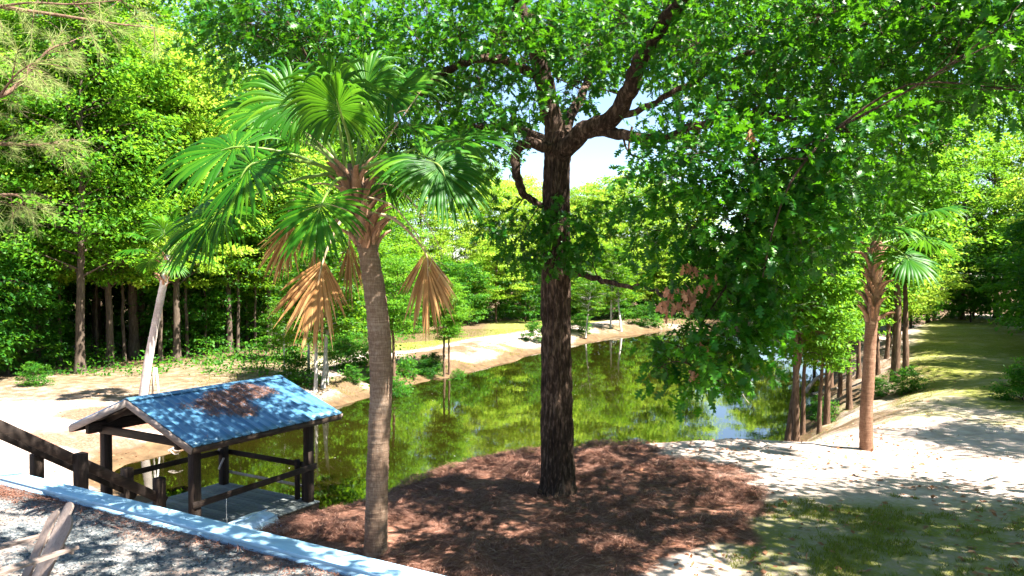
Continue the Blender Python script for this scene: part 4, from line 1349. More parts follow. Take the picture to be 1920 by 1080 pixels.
# right-hand hanging mass
for a in [(1250, 330, 9.6, .7, .8, .45, 60), (1330, 280, 9.2, .8, .8, .5, 80), (1420, 300, 8.8, .8, .8, .5, 85), (1500, 300, 8.8, .6, .8, .45, 55), (1290, 420, 9.2, .65, .7, .4, 60), (1390, 400, 8.8, .75, .7, .45, 80),
          (1480, 400, 8.8, .5, .7, .4, 50), (1270, 500, 9.2, .5, .6, .3, 28), (1360, 500, 9.0, .6, .6, .4, 60), (1440, 490, 8.8, .5, .6, .4, 50), (1350, 590, 8.9, .5, .5, .35, 45), (1430, 580, 9.0, .45, .5, .35, 36),
          (1300, 660, 8.8, .4, .4, .28, 26), (1250, 640, 8.9, .25, .3, .2, 12), (1390, 660, 9.0, .4, .4, .25, 26), (1320, 720, 8.7, .3, .3, .15, 14), (1235, 690, 8.8, .14, .2, .2, 7), (1430, 640, 9.2, .3, .4, .3, 16),
          (1240, 260, 11.4, .5, .7, .4, 30), (1560, 340, 8.6, .4, .6, .4, 26), (1600, 230, 9, .6, .7, .3, 34), (1540, 250, 9.2, .6, .7, .3, 40), (1680, 240, 9.2, .5, .7, .22, 22),
          # upper right canopy
          (1350, 190, 11.2, 1.0, 1.2, .5, 70), (1450, 160, 10.8, 1.0, 1.2, .6, 85), (1560, 130, 10.6, 1.0, 1.2, .6, 80), (1680, 120, 10.4, 1.0, 1.2, .6, 75), (1790, 100, 10.0, 1.0, 1.2, .6, 70), (1890, 120, 9.6, .8, 1.2, .6, 60),
          (1310, 80, 11.4, 1.1, 1.3, .6, 75), (1420, 50, 11.0, 1.1, 1.3, .6, 85), (1540, 30, 10.8, 1.1, 1.3, .6, 80), (1660, 20, 10.6, 1.1, 1.3, .6, 75), (1780, 0, 10.2, 1.1, 1.3, .6, 75), (1900, 10, 9.8, 1.0, 1.3, .6, 70),
          (1250, 10, 12.0, 1.0, 1.3, .5, 60), (1160, 20, 12.4, 1.0, 1.3, .5, 55), (1130, 90, 13.4, .7, 1.2, .4, 34), (1170, 110, 14.6, .6, 1.2, .4, 24), (1890, 40, 7.0, .4, .5, .3, 24), (1905, 170, 7.2, .3, .5, .35, 18), (1760, 190, 9.8, .6, .8, .2, 18),
          # around the leader and the left limbs
          (1070, 60, 12.4, .6, .8, .5, 40), (1010, 30, 12.2, .7, .8, .5, 38), (1075, 150, 12.2, .35, .5, .4, 24), (990, 190, 12.2, .3, .5, .35, 18), (940, 60, 12.0, .8, .9, .5, 55), (860, 50, 12.0, .8, .9, .5, 55), (790, 110, 12.4, .7, .9, .45, 45),
          (760, 40, 12.6, .7, .9, .4, 36), (900, 160, 12.6, .6, .8, .3, 38), (830, 200, 13.2, .6, .8, .3, 36), (960, 215, 11.6, .35, .5, .3, 20), (880, 230, 15.0, 1.0, 1.2, .4, 60), (760, 240, 16.0, 1.2, 1.2, .45, 60), (640, 190, 16.8, 1.2, 1.3, .6, 70),
          (690, 110, 15.5, 1.1, 1.3, .6, 60), (590, 90, 15.0, 1.1, 1.3, .6, 65), (500, 60, 14.6, 1.1, 1.3, .6, 70), (420, 90, 14.6, .9, 1.2, .6, 55), (560, 20, 13.6, 1.1, 1.3, .5, 65), (440, 10, 13.8, 1.0, 1.3, .5, 55), (690, 20, 14.5, .8, 1.3, .4, 32), (380, 40, 14.4, .7, 1, .5, 36),
          (470, 170, 15.6, .9, 1.2, .4, 40), (540, 230, 16.8, 1.0, 1.2, .4, 40), (700, 290, 16.6, 1.0, 1.2, .4, 34), (830, 310, 15.5, .8, 1.0, .4, 34), (930, 300, 14.5, .45, .7, .4, 24),
          (620, 30, 16.5, 1.2, 1.3, .6, 60), (720, 130, 17.0, 1.0, 1.3, .5, 40), (800, 20, 15.5, 1.1, 1.3, .6, 60), (880, 10, 15.5, 1.1, 1.3, .6, 60), (960, 30, 15.5, 1.0, 1.3, .6, 50), (1040, 10, 16.0, 1.1, 1.3, .6, 55), (1110, 30, 16.5, 1.1, 1.3, .6, 50), (940, 120, 16.0, .9, 1.2, .5, 40), (850, 130, 16.5, 1.0, 1.2, .5, 46),
          (1080, 110, 16.5, .6, 1.2, .5, 28), (1230, 90, 15.0, .9, 1.2, .5, 44), (1290, 140, 13.5, .8, 1.0, .4, 36), (1220, 30, 15.5, 1.1, 1.3, .5, 50), (1340, 20, 14.5, 1.1, 1.3, .5, 55), (1460, 90, 13.5, 1.1, 1.3, .5, 55), (1600, 60, 13.0, 1.1, 1.3, .5, 50), (1720, 60, 12.6, 1.0, 1.2, .5, 45), (1840, 60, 12.2, 1.0, 1.2, .5, 45), (980, 110, 14.8, .5, .8, .4, 24),
          (1600, 400, 12.2, .6, .7, .3, 30), (1680, 350, 12.4, .6, .7, .3, 30), (1560, 450, 12.6, .5, .7, .3, 24), (1620, 310, 12.0, .7, .8, .3, 34), (1500, 480, 12.2, .5, .7, .3, 24),
          (480, 40, 12.8, .8, .9, .4, 46), (540, 110, 13.2, .8, .9, .4, 46), (600, 60, 12.8, .8, .9, .4, 46), (660, 150, 13.6, .9, .9, .45, 52), (600, 200, 14.4, .9, 1, .4, 46), (700, 60, 13.4, .6, .8, .3, 26), (720, 200, 15.0, .9, 1, .45, 52), (790, 250, 15.8, .9, 1, .4, 50), (800, 180, 16.6, .9, 1, .45, 52), (870, 190, 17.2, .9, 1, .45, 52), (860, 270, 16.4, .8, 1, .35, 44), (740, 150, 16.8, .9, 1, .4, 46), (920, 250, 15.6, .6, .8, .35, 36), (660, 250, 15.6, .8, 1, .4, 40), (520, 10, 12.4, .8, .9, .4, 44), (430, 60, 13.0, .6, .9, .4, 36),
          # skirt round the trunk
          (955, 420, 12.5, .45, .5, .28, 30), (1000, 395, 12.6, .35, .5, .22, 20), (1060, 430, 12.4, .5, .4, .3, 40), (1110, 400, 12.4, .4, .5, .22, 24), (1040, 480, 12.5, .4, .35, .22, 26), (1120, 455, 12.3, .4, .5, .25, 22), (965, 470, 12.7, .3, .4, .15, 12), (1190, 440, 11.6, .35, .5, .3, 14)]:
    cl(*a)
r_ = np.random.default_rng(78)
CL_back = []
for i in range(90):
    px, py, Y = r_.uniform(540, 1950), r_.uniform(-40, 175), r_.uniform(14, 19.5)
    if math.hypot((px - 1170) / 1.1, py - 245) < 115 or math.hypot(px - 735, py - 75) < 55: continue
    if px > 1500: Y -= 3
    CL_back.append((P(px, py, Y), np.array([1.1, 1.1, .5]), 38))
n_seen = len(CL)
# the rest of the crown, overhead and behind the frame's top edge
r_ = np.random.default_rng(77)
for i in range(24):
    a = r_.uniform(0, 2 * math.pi); rr = 8.2 * math.sqrt(r_.uniform(.02, 1))
    cx, cy_ = ob[0] + rr * math.cos(a), ob[1] - 1.0 + rr * math.sin(a)
    zz = 8.6 + 4.2 * (1 - (rr / 8.6) ** 2) * r_.uniform(.2, 1)
    zmin = CAM_Z + .385 * max(cy_, 1) + .6
    if cy_ < 2.0 or cx < -3.6: continue
    CL.append((np.array([cx, cy_, max(zz, zmin)]), np.array([1.2, 1.2, .6]), 44))


for (x_, y_, z_) in [(-.8, 5.2, 6.9), (.4, 4.6, 7.2), (.2, 6.0, 7.4), (1.4, 5.4, 7.6), (-1.4, 6.4, 7.2), (1.0, 7.2, 7.6), (2.2, 6.6, 8.0), (-1.5, 6.8, 8.4), (-2.4, 7.2, 8.2), (-3, 6.2, 7.6), (-3, 8, 8.4), (2.4, 8.2, 8.2), (4.6, 7.2, 8.0), (5.6, 7.6, 8.2), (6.6, 8.0, 8.4), (5.0, 8.8, 8.6), (6.2, 9.2, 8.8), (4.2, 6.4, 7.6), (5.4, 6.2, 7.6), (7.2, 7.0, 8.2), (6.4, 6.4, 7.9), (4.4, 9.8, 9.0), (7.4, 9.0, 9.0), (5.2, 5.4, 7.2), (1.4, 8.8, 8.1), (3.2, 8.6, 8.6), (3.4, 7.4, 8.4), (-.4, 7.4, 7.5), (.4, 9.4, 8.3), (-2.2, 5.4, 7.0)]:
    CL.append((np.array([x_, y_, z_]), np.array([.8, .8, .4]), 34))  # unseen clumps added overhead to shade palm trunk, gravel and hanging leaves


def oak_leaves(mb, clumps, lv, lf, size, centre, branches=None, per=7, seed=0, tint0=.45):
    r = np.random.default_rng(seed)
    for (c, rad, n) in clumps:
        u = r.normal(size=(n, 3)); u = u / np.linalg.norm(u, axis=1)[:, None] * r.uniform(.1, 1, n)[:, None] ** .45
        tw = c + u * rad
        out = norm(tw - centre) * .5 + norm(u) * .8 + np.array([0, 0, -.25]) + r.normal(0, .35, (n, 3))
        out = norm(out)
        m = per
        # a spray of leaves along the last part of each twig
        f = np.tile(np.linspace(0, 1, m), n)
        base = np.repeat(tw, m, 0); o = np.repeat(out, m, 0)
        pos = base + o * (f * .24)[:, None] + r.normal(0, .02, (n * m, 3))
        d = norm(o * (.3 + .7 * f)[:, None] + r.normal(0, .55, (n * m, 3)) + np.array([0, 0, -.30]))
        nn = np.array([0, 0, 1.0]) + r.normal(0, .55, (n * m, 3))
        ct = tint0 - .05 + r.normal(0, .17)
        scatter(mb, lv, lf, pos, d, nn, size * r.uniform(.45, 1.3, n * m), np.clip(ct + r.normal(0, .2, n * m), 0, 1))
        if branches is not None:
            dd = np.linalg.norm(LIMB[:, :3] - c, axis=1)
            k = int(np.argmin(dd + np.where(LIMB[:, 2] > c[2] + .9, .6, 0)))
            s = LIMB[k, :3]; L = dd[k]
            if L > 2.4: continue
            if L > .15:
                mid = (s + c) / 2 + r.normal(0, .07 * L, 3) + np.array([0, 0, .06 * L])
                q = spline([s, mid, c], 9)
                tube(branches, q - ob, np.linspace(min(.017, .007 + .006 * L), .004, 9), 6, cap=False)
            else: q = np.array([s, c])
            sel = r.permutation(n)[:max(6, n // 3)]
            for t in sel:
                s2 = q[r.integers(len(q) // 2, len(q))]
                tube(branches, np.array([s2, (s2 + tw[t]) / 2 + r.normal(0, .03, 3), tw[t], tw[t] + out[t] * .22]) - ob, np.array([.006, .004, .003, .002]), 3, cap=False)


br = MB()
mb = MB(); oak_leaves(mb, CL[:n_seen], OAK_V, OAK_F, .165, ob + (0, 0, 6), br, 7, 5)
for v in mb.v: v -= ob
mb.obj('crown', M['oak_leaf'], oak)
print('oak leaves', sum(c[2] for c in CL[:n_seen]) * 7)
mb = MB(); oak_leaves(mb, CL_back, OAK2_V, OAK2_F, .17, ob + (0, 0, 6), br, 7, 8, .55)
for v in mb.v: v -= ob
mb.obj('crown', M['oak_leaf'], oak)
mb = MB(); oak_leaves(mb, CL[n_seen:], OAK2_V, OAK2_F, .2, ob + (0, 0, 6), br, 7, 6)
for v in mb.v: v -= ob
mb.obj('crown', M['oak_leaf'], oak)
br.obj('branches', M['oak_bark'], oak)
# withered leaf sprays
deadc = [(P(1290, 500, 8.9), np.array([.08, .1, .05]), 3), (P(1330, 520, 8.9), np.array([.05, .08, .1]), 4), (P(1265, 545, 8.8), np.array([.10, .1, .08]), 5), (P(1295, 555, 8.8), np.array([.08, .1, .10]), 5), (P(1265, 575, 8.8), np.array([.14, .1, .10]), 5),
         (P(1245, 565, 8.8), np.array([.04, .1, .06]), 2), (P(1312, 640, 8.7), np.array([.03, .05, .03]), 1), (P(1408, 245, 8.6), np.array([.03, .03, .03]), 1), (P(1300, 700, 8.6), np.array([.05, .05, .03]), 2)]
for c in deadc:
    mb = MB(); r = np.random.default_rng(int(c[0][0] * 100)); n = c[2] * 4
    pos = c[0] + r.normal(size=(n, 3)) * c[1] * .6
    scatter(mb, OAK2_V, OAK2_F, pos, np.array([0, 0, -1.0]) + r.normal(0, .35, (n, 3)), r.normal(size=(n, 3)) + np.array([0, -1, 0]), .13 * r.uniform(.7, 1.1, n), np.clip(r.normal(.55, .2, n), 0, 1))
    for v in mb.v: v -= ob
    mb.obj('withered_leaves', M['dead_leaf'], oak)['label'] = 'withered tan oak leaves'

# ------------------------------------------------------------------ woodland trees
def tree_meshes(key, seed, H, cb, R, nclump, nleaf, leaf, bark, leafmat, r0=.16, flat=.45, shape='round', lean=.3, crad=.30, droop=0.0):
    r = np.random.default_rng(seed)
    tk = MB(); lv = MB()
    n = 26
    wob = np.cumsum(r.normal(0, .05, (n, 2)), 0) * lean
    path = np.column_stack([wob * np.linspace(0, 1, n)[:, None] * 3, np.linspace(-.3, H * .93, n)])
    tr_ = r0 * (1 - .88 * np.linspace(0, 1, n) ** .9); tr_[0] *= 1.6; tr_[1] *= 1.15
    tube(tk, path, tr_, 11, lambda th, z, R_: .16 * R_ * (fbm(np.cos(th) * 2, np.sin(th) * 2, z * 1.2, seed, 3) - .5))
    per = nleaf // nclump
    for i in range(nclump):
        f = (i + r.uniform(0, 1)) / nclump
        z = cb + (H - cb) * f
        pr = {'round': math.sqrt(max(.02, 1 - (2 * f - 0.85) ** 2 / 1.5)), 'cone': 1.05 - .95 * f, 'top': (.35 + .75 * f if f < .75 else max(.1, 3.2 * (1 - f) + .1)), 'bush': math.sqrt(max(.05, 1 - f * f))}[shape]
        a = i * 2.39996 + r.normal(0, .3)
        rr = R * pr * r.uniform(.35, 1.0)
        k = np.interp(max(.2, z - rr * .35), path[:, 2], np.arange(n))
        s = np.array([np.interp(k, np.arange(n), path[:, j]) for j in range(3)])
        c = np.array([np.interp(z, path[:, 2], path[:, 0]) + rr * math.cos(a), np.interp(z, path[:, 2], path[:, 1]) + rr * math.sin(a), z - droop * rr])
        mid = (s + c) / 2 + np.array([0, 0, .12 * rr]) + r.normal(0, .05 * rr, 3)
        tube(tk, spline([s, mid, c], 7), np.linspace(max(.012, r0 * .30 * (1 - f * .6)), .008, 7), 5, cap=False)
        cr = R * crad * r.uniform(.7, 1.3)
        # sprays: sub-clumps inside a clump
        ns = 7
        sc = c + r.normal(size=(ns, 3)) * np.array([cr, cr, cr * flat]) * .62
        for q in sc[:4]:
            tube(tk, np.array([c * .4 + s * .6, c, q]), np.array([.012, .008, .004]), 3, cap=False)
        which = r.integers(0, ns, per)
        u = r.normal(size=(per, 3)) * np.array([cr, cr, cr * flat * .55]) * .36
        pos = sc[which] + u
        outd = norm(pos - np.array([path[0, 0], path[0, 1], z]))
        d = norm(outd + r.normal(0, .7, (per, 3)) + np.array([0, 0, -.25]))
        nn = np.array([0, 0, 1.0]) + outd * .35 + r.normal(0, .5, (per, 3))
        ct = .42 + r.normal(0, .11)
        st = r.normal(0, .08, ns)[which]
        scatter(lv, LEAF_V, LEAF_F, pos, d, nn, leaf * r.uniform(.6, 1.3, per), np.clip(ct + st + r.normal(0, .14, per), 0, 1))
    return tk.mesh('trunk', True, bark), lv.mesh('crown', False, leafmat)


PROTO = {}
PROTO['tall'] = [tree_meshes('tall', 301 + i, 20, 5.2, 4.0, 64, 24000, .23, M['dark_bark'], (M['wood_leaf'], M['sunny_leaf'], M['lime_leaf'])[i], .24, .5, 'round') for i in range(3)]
PROTO['broad'] = [tree_meshes('broad', 311 + i, 15, 3.2, 4.6, 62, 24000, .23, M['dark_bark'], M['lime_leaf'], .19, .42, 'round') for i in range(2)]
PROTO['under'] = [tree_meshes('under', 321 + i, 6.5, .6, 2.6, 40, 9000, .21, M['dark_bark'], M['shrub_leaf'], .08, .5, 'round') for i in range(2)]
PROTO['shrub'] = [tree_meshes('shrub', 331 + i, 2.0, .1, 1.3, 22, 4500, .13, M['dark_bark'], M['shrub_leaf'], .03, .6, 'bush') for i in range(2)]
PROTO['lime'] = [tree_meshes('lime', 341 + i, 8.5, 2.4, 3.0, 46, 15000, .19, M['red_bark'], M['sunny_leaf'], .12, .34, 'round') for i in range(2)]
PROTO['bank'] = [tree_meshes('bank', 351 + i, 10.0, 4.3, 2.6, 44, 13000, .16, M['red_bark'], M['lime_leaf'], .16, .36, 'top', .5) for i in range(2)]
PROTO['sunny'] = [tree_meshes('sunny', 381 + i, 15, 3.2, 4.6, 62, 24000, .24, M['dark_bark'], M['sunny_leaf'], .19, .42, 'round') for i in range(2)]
PROTO['pole'] = [tree_meshes('pole', 391 + i, 15, 6.5, 2.2, 30, 8000, .2, M['dark_bark'], M['wood_leaf'], .11, .45, 'round', .7) for i in range(3)]
PROTO['pale'] = [tree_meshes('pale', 361 + i, 9.0, 3.4, 2.2, 34, 7000, .19, M['pale_bark'], M['wood_leaf'], .13, .45, 'round', .5) for i in range(2)]
PROTO['feather'] = [tree_meshes('feather', 371, 7.0, .5, 1.9, 60, 11000, .16, M['dark_bark'], M['shrub_leaf'], .09, .2, 'cone', .2, .34)]
COUNT = {}
AUTO = []


def put(kind, x, y, label, group=None, sc=1.0, sz=None, rz=None, lean=(0, 0), name=None, var=None, cat='tree', zoff=-.05, trunk=True):
    i = COUNT.get(kind, 0); COUNT[kind] = i + 1
    tm, lm = PROTO[kind][i % len(PROTO[kind]) if var is None else var]
    o = thing(name or ('shrub' if kind == 'shrub' else 'tree'), (x, y, gz(x, y) + zoff), label, 'shrub' if kind == 'shrub' else cat, group, rng.uniform(0, 6.28) if rz is None else rz)
    o.rotation_euler[0], o.rotation_euler[1] = lean
    o.scale = (sc, sc, sz or sc)
    link('trunk', tm, o); link('crown', lm, o)
    if group: AUTO.append((o, 960 + FOC * x / y if y > 5 else 3000, y, kind))
    return o


def at(px, Y): return ((px - 960) / FOC * Y, Y)


# left forest
FL = 'forest trees behind the left bank'
spots = [(-60, 42, 'tall', 1.0), (40, 44, 'tall', 1.0), (148, 42.5, 'tall', 1.15), (205, 46, 'tall', 1.0), (330, 48, 'tall', 1.0), (265, 52, 'tall', 1.05), (430, 53, 'tall', .95), (505, 56, 'tall', .95), (470, 60, 'broad', 1.1), (560, 62, 'tall', .85), (620, 63, 'broad', 1.0), (660, 66, 'tall', .85),
         (-10, 52, 'broad', 1.3), (100, 54, 'broad', 1.25), (200, 57, 'broad', 1.3), (300, 60, 'broad', 1.3), (400, 64, 'tall', 1.1), (500, 70, 'broad', 1.3), (600, 74, 'broad', 1.2), (700, 78, 'broad', 1.1), (60, 62, 'tall', 1.2), (160, 66, 'tall', 1.2), (260, 70, 'tall', 1.2), (360, 76, 'tall', 1.2), (460, 80, 'tall', 1.2),
         (120, 78, 'tall', 1.35), (20, 74, 'tall', 1.35), (220, 84, 'tall', 1.4), (320, 90, 'tall', 1.4), (250, 50, 'tall', 1.3), (60, 48, 'tall', 1.3), (180, 54, 'tall', 1.35), (-160, 46, 'tall', 1.1), (-220, 56, 'broad', 1.3), (-120, 58, 'tall', 1.2)]
spots += [(px, Y, 'pole', rng.uniform(.9, 1.2)) for px, Y in [(20, 45), (70, 47), (112, 46), (180, 50), (232, 48), (250, 51), (300, 47), (322, 53), (350, 50), (385, 52), (405, 56), (445, 53), (462, 58), (478, 55), (520, 57), (548, 60), (90, 58), (150, 60), (215, 63), (280, 64), (-20, 50), (640, 68), (690, 72)]]
named = {2: 'thick dark trunked forest tree left of the leaning palm', 3: 'slim straight brown trunked forest tree just left of the leaning palm crown', 4: 'dark forest tree rising right behind the leaning palm'}
for i, (px, Y, k, s) in enumerate(spots):
    x, y = at(px, Y)
    put(k, x, y, named.get(i, 'tall leafy tree in the dense forest behind the left bank'), None if i in named else FL, s * rng.uniform(.93, 1.07))
for i, (px, Y) in enumerate([(-40, 40), (15, 42), (75, 50), (120, 56), (190, 58), (250, 60), (310, 60), (370, 62), (440, 60), (540, 64), (590, 64), (640, 66), (700, 70), (745, 74), (10, 52), (480, 68), (560, 70), (650, 76), (-90, 44), (330, 52), (410, 56)]):
    x, y = at(px, Y)
    put('under', x, y, 'young bushy tree in the undergrowth of the left forest', 'undergrowth trees of the left forest', rng.uniform(.85, 1.25))
put('feather', *at(535, 49), 'feathery young conifer like tree left of the hanging dead fronds', None, .95)
# far end of the pond
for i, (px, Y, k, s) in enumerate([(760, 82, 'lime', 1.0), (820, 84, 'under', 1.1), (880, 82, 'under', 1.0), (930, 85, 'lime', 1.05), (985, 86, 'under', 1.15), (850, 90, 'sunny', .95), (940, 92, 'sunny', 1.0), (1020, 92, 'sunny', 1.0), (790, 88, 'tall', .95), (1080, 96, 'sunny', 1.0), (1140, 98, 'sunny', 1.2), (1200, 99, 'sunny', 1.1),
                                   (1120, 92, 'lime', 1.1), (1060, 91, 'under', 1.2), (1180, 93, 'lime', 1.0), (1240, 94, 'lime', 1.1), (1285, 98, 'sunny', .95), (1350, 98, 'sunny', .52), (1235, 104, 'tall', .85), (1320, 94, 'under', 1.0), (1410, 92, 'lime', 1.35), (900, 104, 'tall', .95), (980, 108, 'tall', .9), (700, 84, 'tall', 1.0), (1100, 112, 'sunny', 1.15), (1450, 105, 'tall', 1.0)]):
    x, y = at(px, Y)
    put(k, x, y, 'sunlit leafy tree in the woods beyond the far end of the pond', 'trees beyond the far end of the pond', s * rng.uniform(.92, 1.08))
for i, px in enumerate(range(760, 1400, 32)):
    x, y = at(px + rng.uniform(-10, 10), 91 + rng.uniform(-3, 6) + (4 if px > 1150 else 0))
    put('under', x, y, 'low bushy tree in the thicket beyond the far end of the pond', 'thicket beyond the far end of the pond', rng.uniform(.8, 1.1))
# right side between pond and lane, and beyond the lane
for i, (x, y, k, s) in enumerate([(27, 58, 'lime', 1.2), (30, 66, 'sunny', .95), (25.5, 50, 'lime', 1.0), (29, 74, 'sunny', 1.0), (33, 80, 'sunny', 1.1), (22.5, 46, 'lime', .95), (31, 60, 'under', 1.1), (35, 72, 'under', 1.2), (40, 80, 'sunny', 1.1)]):
    put(k, x, y, 'leafy tree between the far pond bank and the lane', 'trees between pond and lane', s)
for i, (x, y, k, s) in enumerate([(28.5, 37, 'under', 1.25), (29.5, 40, 'under', 1.3), (33, 46, 'under', 1.25), (36.5, 52, 'under', 1.3), (41, 60, 'under', 1.2), (45, 66, 'under', 1.3), (43, 72, 'under', 1.4), (40, 70, 'under', 1.2), (31, 38, 'sunny', .9), (35, 45, 'sunny', .9), (40, 53, 'sunny', .95), (45, 61, 'sunny', 1.0),
                                  (48, 72, 'sunny', 1.1), (42, 78, 'tall', .9), (36, 38, 'tall', .8), (44, 50, 'tall', .85), (27.5, 32, 'lime', 1.0), (52, 66, 'tall', 1.0), (46, 84, 'tall', 1.0), (36, 84, 'tall', .95), (33, 31, 'tall', .85), (28, 26, 'sunny', .85), (24, 21, 'sunny', .8), (38, 64, 'under', 1.0), (39, 67, 'tall', 1.0), (44.5, 71, 'tall', 1.05), (42, 44, 'tall', .95), (48, 55, 'tall', 1.0), (38, 33, 'sunny', 1.0), (34, 40, 'sunny', 1.0), (40, 47, 'sunny', 1.1)]):
    put(k, x, y, 'leafy tree in the woods on the far side of the lane', 'woods on the far side of the lane', s)
# bank trees on the right, each one to be told apart
bank = [((1494, 26.5), 'bank', .95, 0, (0.0, -.04), 'dark twin trunk tree at the water on the right bank, nearest the pond'), ((1476, 27.0), 'bank', .9, 1, (0, -.10), 'leaning brown trunk beside the twin trunk at the right water edge'), ((1552, 30), 'bank', .9, 1, (0, .03), 'slim dark trunked tree just left of the right bank palm'),
        ((1595, 31), 'bank', .85, 0, (0, 0), 'thin straight trunk directly left of the reddish palm trunk'), ((1680, 32), 'bank', 1.25, 1, (0, 0), 'thick dark trunked tree right of the reddish palm'), ((1700, 33), 'bank', .95, 0, (0, .03), 'slender trunk close beside the thick tree by the lane'), ((1648, 36), 'bank', .8, 1, (0, 0), 'thin tree seen between the reddish palm and the thick trunk'), ((1560, 40), 'bank', .9, 0, (0, 0), 'pale slim tree farther along the right bank'), ((1538, 28), 'bank', .62, 1, (0, .05), 'thin young stem right of the twin trunk on the right bank'), ((1576, 35), 'bank', .75, 0, (0, 0), 'thin grey stem in the gap left of the reddish palm'), ((1612, 38), 'bank', .8, 1, (0, .02), 'slim stem hidden close behind the reddish palm trunk'), ((1664, 41), 'bank', .8, 0, (0, -.03), 'far slim stem left of the thick tree by the lane'), ((1507, 30), 'bank', .7, 0, (0, .06), 'slim leaning stem just behind the twin trunk')]
for (p, k, s, v, ln, lab) in bank:
    x, y = at(*p)
    put(k, x, y, lab, None, s, var=v, lean=ln)
# left shore trees
for (px, Y, k, s, v, ln, lab) in [(590, 38.5, 'pale', .85, 0, (0, -.05), 'pale grey trunk leaning over the dock roof end'), (604, 39.2, 'pale', .95, 1, (0, .06), 'bent whitish trunk beside the pale grey one at the dock'), (612, 40.0, 'pale', .8, 0, (0, .02), 'thin straight grey stem right of the bent whitish trunk'), (577, 40, 'pale', .7, 1, (0, 0), 'slender stem left of the pale trunks by the dock'),
                                  (738, 43.5, 'bank', .72, 0, (0, 0), 'small ivy green tree right behind the big palm trunk'), (833, 47.5, 'bank', .62, 1, (0, 0), 'small dark double trunk tree on the far bank'), (842, 48, 'bank', .55, 0, (0, .04), 'slim stem beside the dark double trunk on the far bank'),
                                  (1145, 81, 'pale', .95, 1, (0, .03), 'pale trunk upright at the far water edge'), (1165, 80, 'pale', 1.0, 0, (0, .2), 'leaning white trunk at the far water edge'), (1098, 73, 'pale', .7, 1, (0, .08), 'dim thin tree just right of the oak trunk'), (532, 43, 'pale', .45, 1, (0, 0), 'thin sapling behind the dock roof ridge')]:
    x, y = at(px, Y)
    put(k, x, y, lab, None, s, var=v, lean=ln)
# shrubs
for (px, Y, s, lab) in [(556, 39, .75, 'round green shrub behind the dock roof end'), (742, 40.6, .6, 'dark green bush at the water right of the big palm trunk'), (800, 47.2, .6, 'low weedy bush on the shady far bank'), (700, 43, .5, 'low shrub on the eroded bank behind the big palm'), (60, 37.5, .55, 'low shrub at the forest edge on the far left'), (1920, 24, .6, 'leafy shrub at the right edge of the lane'),
                        (770, 70, 1.3, 'yellow green bush on the far lawn edge behind the hanging frond'), (860, 46.8, .45, 'little weed clump at the far shore'), (1540, 31, .5, 'low plant at the right water edge under the trees'), (1452, 25.5, .3, 'small plant at the near right water edge'), (662, 41.5, .42, 'weed clump between the pale trunks and the big palm trunk'), (686, 46, .7, 'leafy bush on the bank hidden behind the big palm trunk'), (640, 44.5, .8, 'bush on the bank right of the pale trunks'), (765, 45.8, .5, 'spreading weed on the shady bank right of the big palm'), (815, 48.5, .55, 'weed clump under the small double trunk tree'), (1000, 66, .8, 'dark weed clump at the far shore left of the oak trunk'), (1090, 75, .9, 'bush on the far shore just right of the oak trunk'), (1215, 86, 1.2, 'bush at the far end of the pond under the withered leaves'), (640, 52, 1.1, 'round bush at the forest edge above the dock roof end'), (1655, 31, .35, 'low weed on the slope right of the reddish palm'), (1705, 30, .5, 'grassy tuft bush at the foot of the thick tree')]:
    x, y = at(px, Y)
    put('shrub', x, y, lab, None, s)
# trees beside the house, outside the picture, that shade the yard
put('broad', 11.9, 8.0, 'leafy tree beside the lane outside the right edge', None, .85, var=0)
for i, (x, y) in enumerate([(19.5, 14), (22.5, 19), (25.5, 25), (28, 31)]):
    put('tall', x, y, 'tall tree along the right side of the lane outside the picture', 'trees right of the lane outside the picture', .75)
put('broad', 10.5, -3.5, 'leafy tree at the corner of the yard behind the viewpoint', None, .9, var=1)

# each woodland tree gets a label that says which one it is
WHERE = [(-9999, 0, 'outside the left picture edge'), (0, 60, 'at the left picture edge'), (60, 130, 'left of the thick dark forest trunk'), (130, 190, 'beside the thick dark forest trunk'), (190, 250, 'just left of the leaning palm crown'), (250, 330, 'behind the leaning palm crown'), (330, 400, 'right of the leaning palm crown'),
         (400, 470, 'above the dock roof'), (470, 560, 'left of the hanging dead fronds'), (560, 640, 'behind the left hanging dead fronds'), (640, 720, 'behind the big palm trunk'), (720, 800, 'just right of the big palm trunk'), (800, 880, 'below the right hanging dead frond'), (880, 960, 'left of the oak trunk'), (960, 1060, 'behind the oak trunk'), (1060, 1130, 'just right of the oak trunk'),
         (1130, 1210, 'under the open sky gap'), (1210, 1290, 'behind the withered oak leaves'), (1290, 1420, 'behind the hanging oak leaves'), (1420, 1560, 'behind the right bank twin trunks'), (1560, 1650, 'behind the reddish palm'), (1650, 1760, 'right of the reddish palm'), (1760, 1860, 'at the dark end of the lane'), (1860, 1921, 'at the right picture edge'), (1921, 99999, 'outside the right picture edge')]
KINDW = dict(tall='tall forest tree', broad='broad leafy forest tree', under='bushy young tree', lime='lime green layered tree', sunny='sunlit yellow green tree', pole='slim pole like forest tree')
buckets = {}
for (o, px, y, k) in AUTO:
    w = next(t for a, b, t in WHERE if a <= px < b)
    buckets.setdefault((w, KINDW[k]), []).append((y, o))
ORD = ['nearest', 'second', 'third', 'fourth', 'fifth', 'sixth', 'seventh', 'eighth', 'ninth', 'tenth', 'eleventh', 'twelfth']
for (w, kw), lst in buckets.items():
    lst.sort(key=lambda t: t[0])
    for i, (y, o) in enumerate(lst):
        o['label'] = f'{kw} {w}' if len(lst) == 1 else f'{kw} {w}, {ORD[min(i, 11)]} in depth'

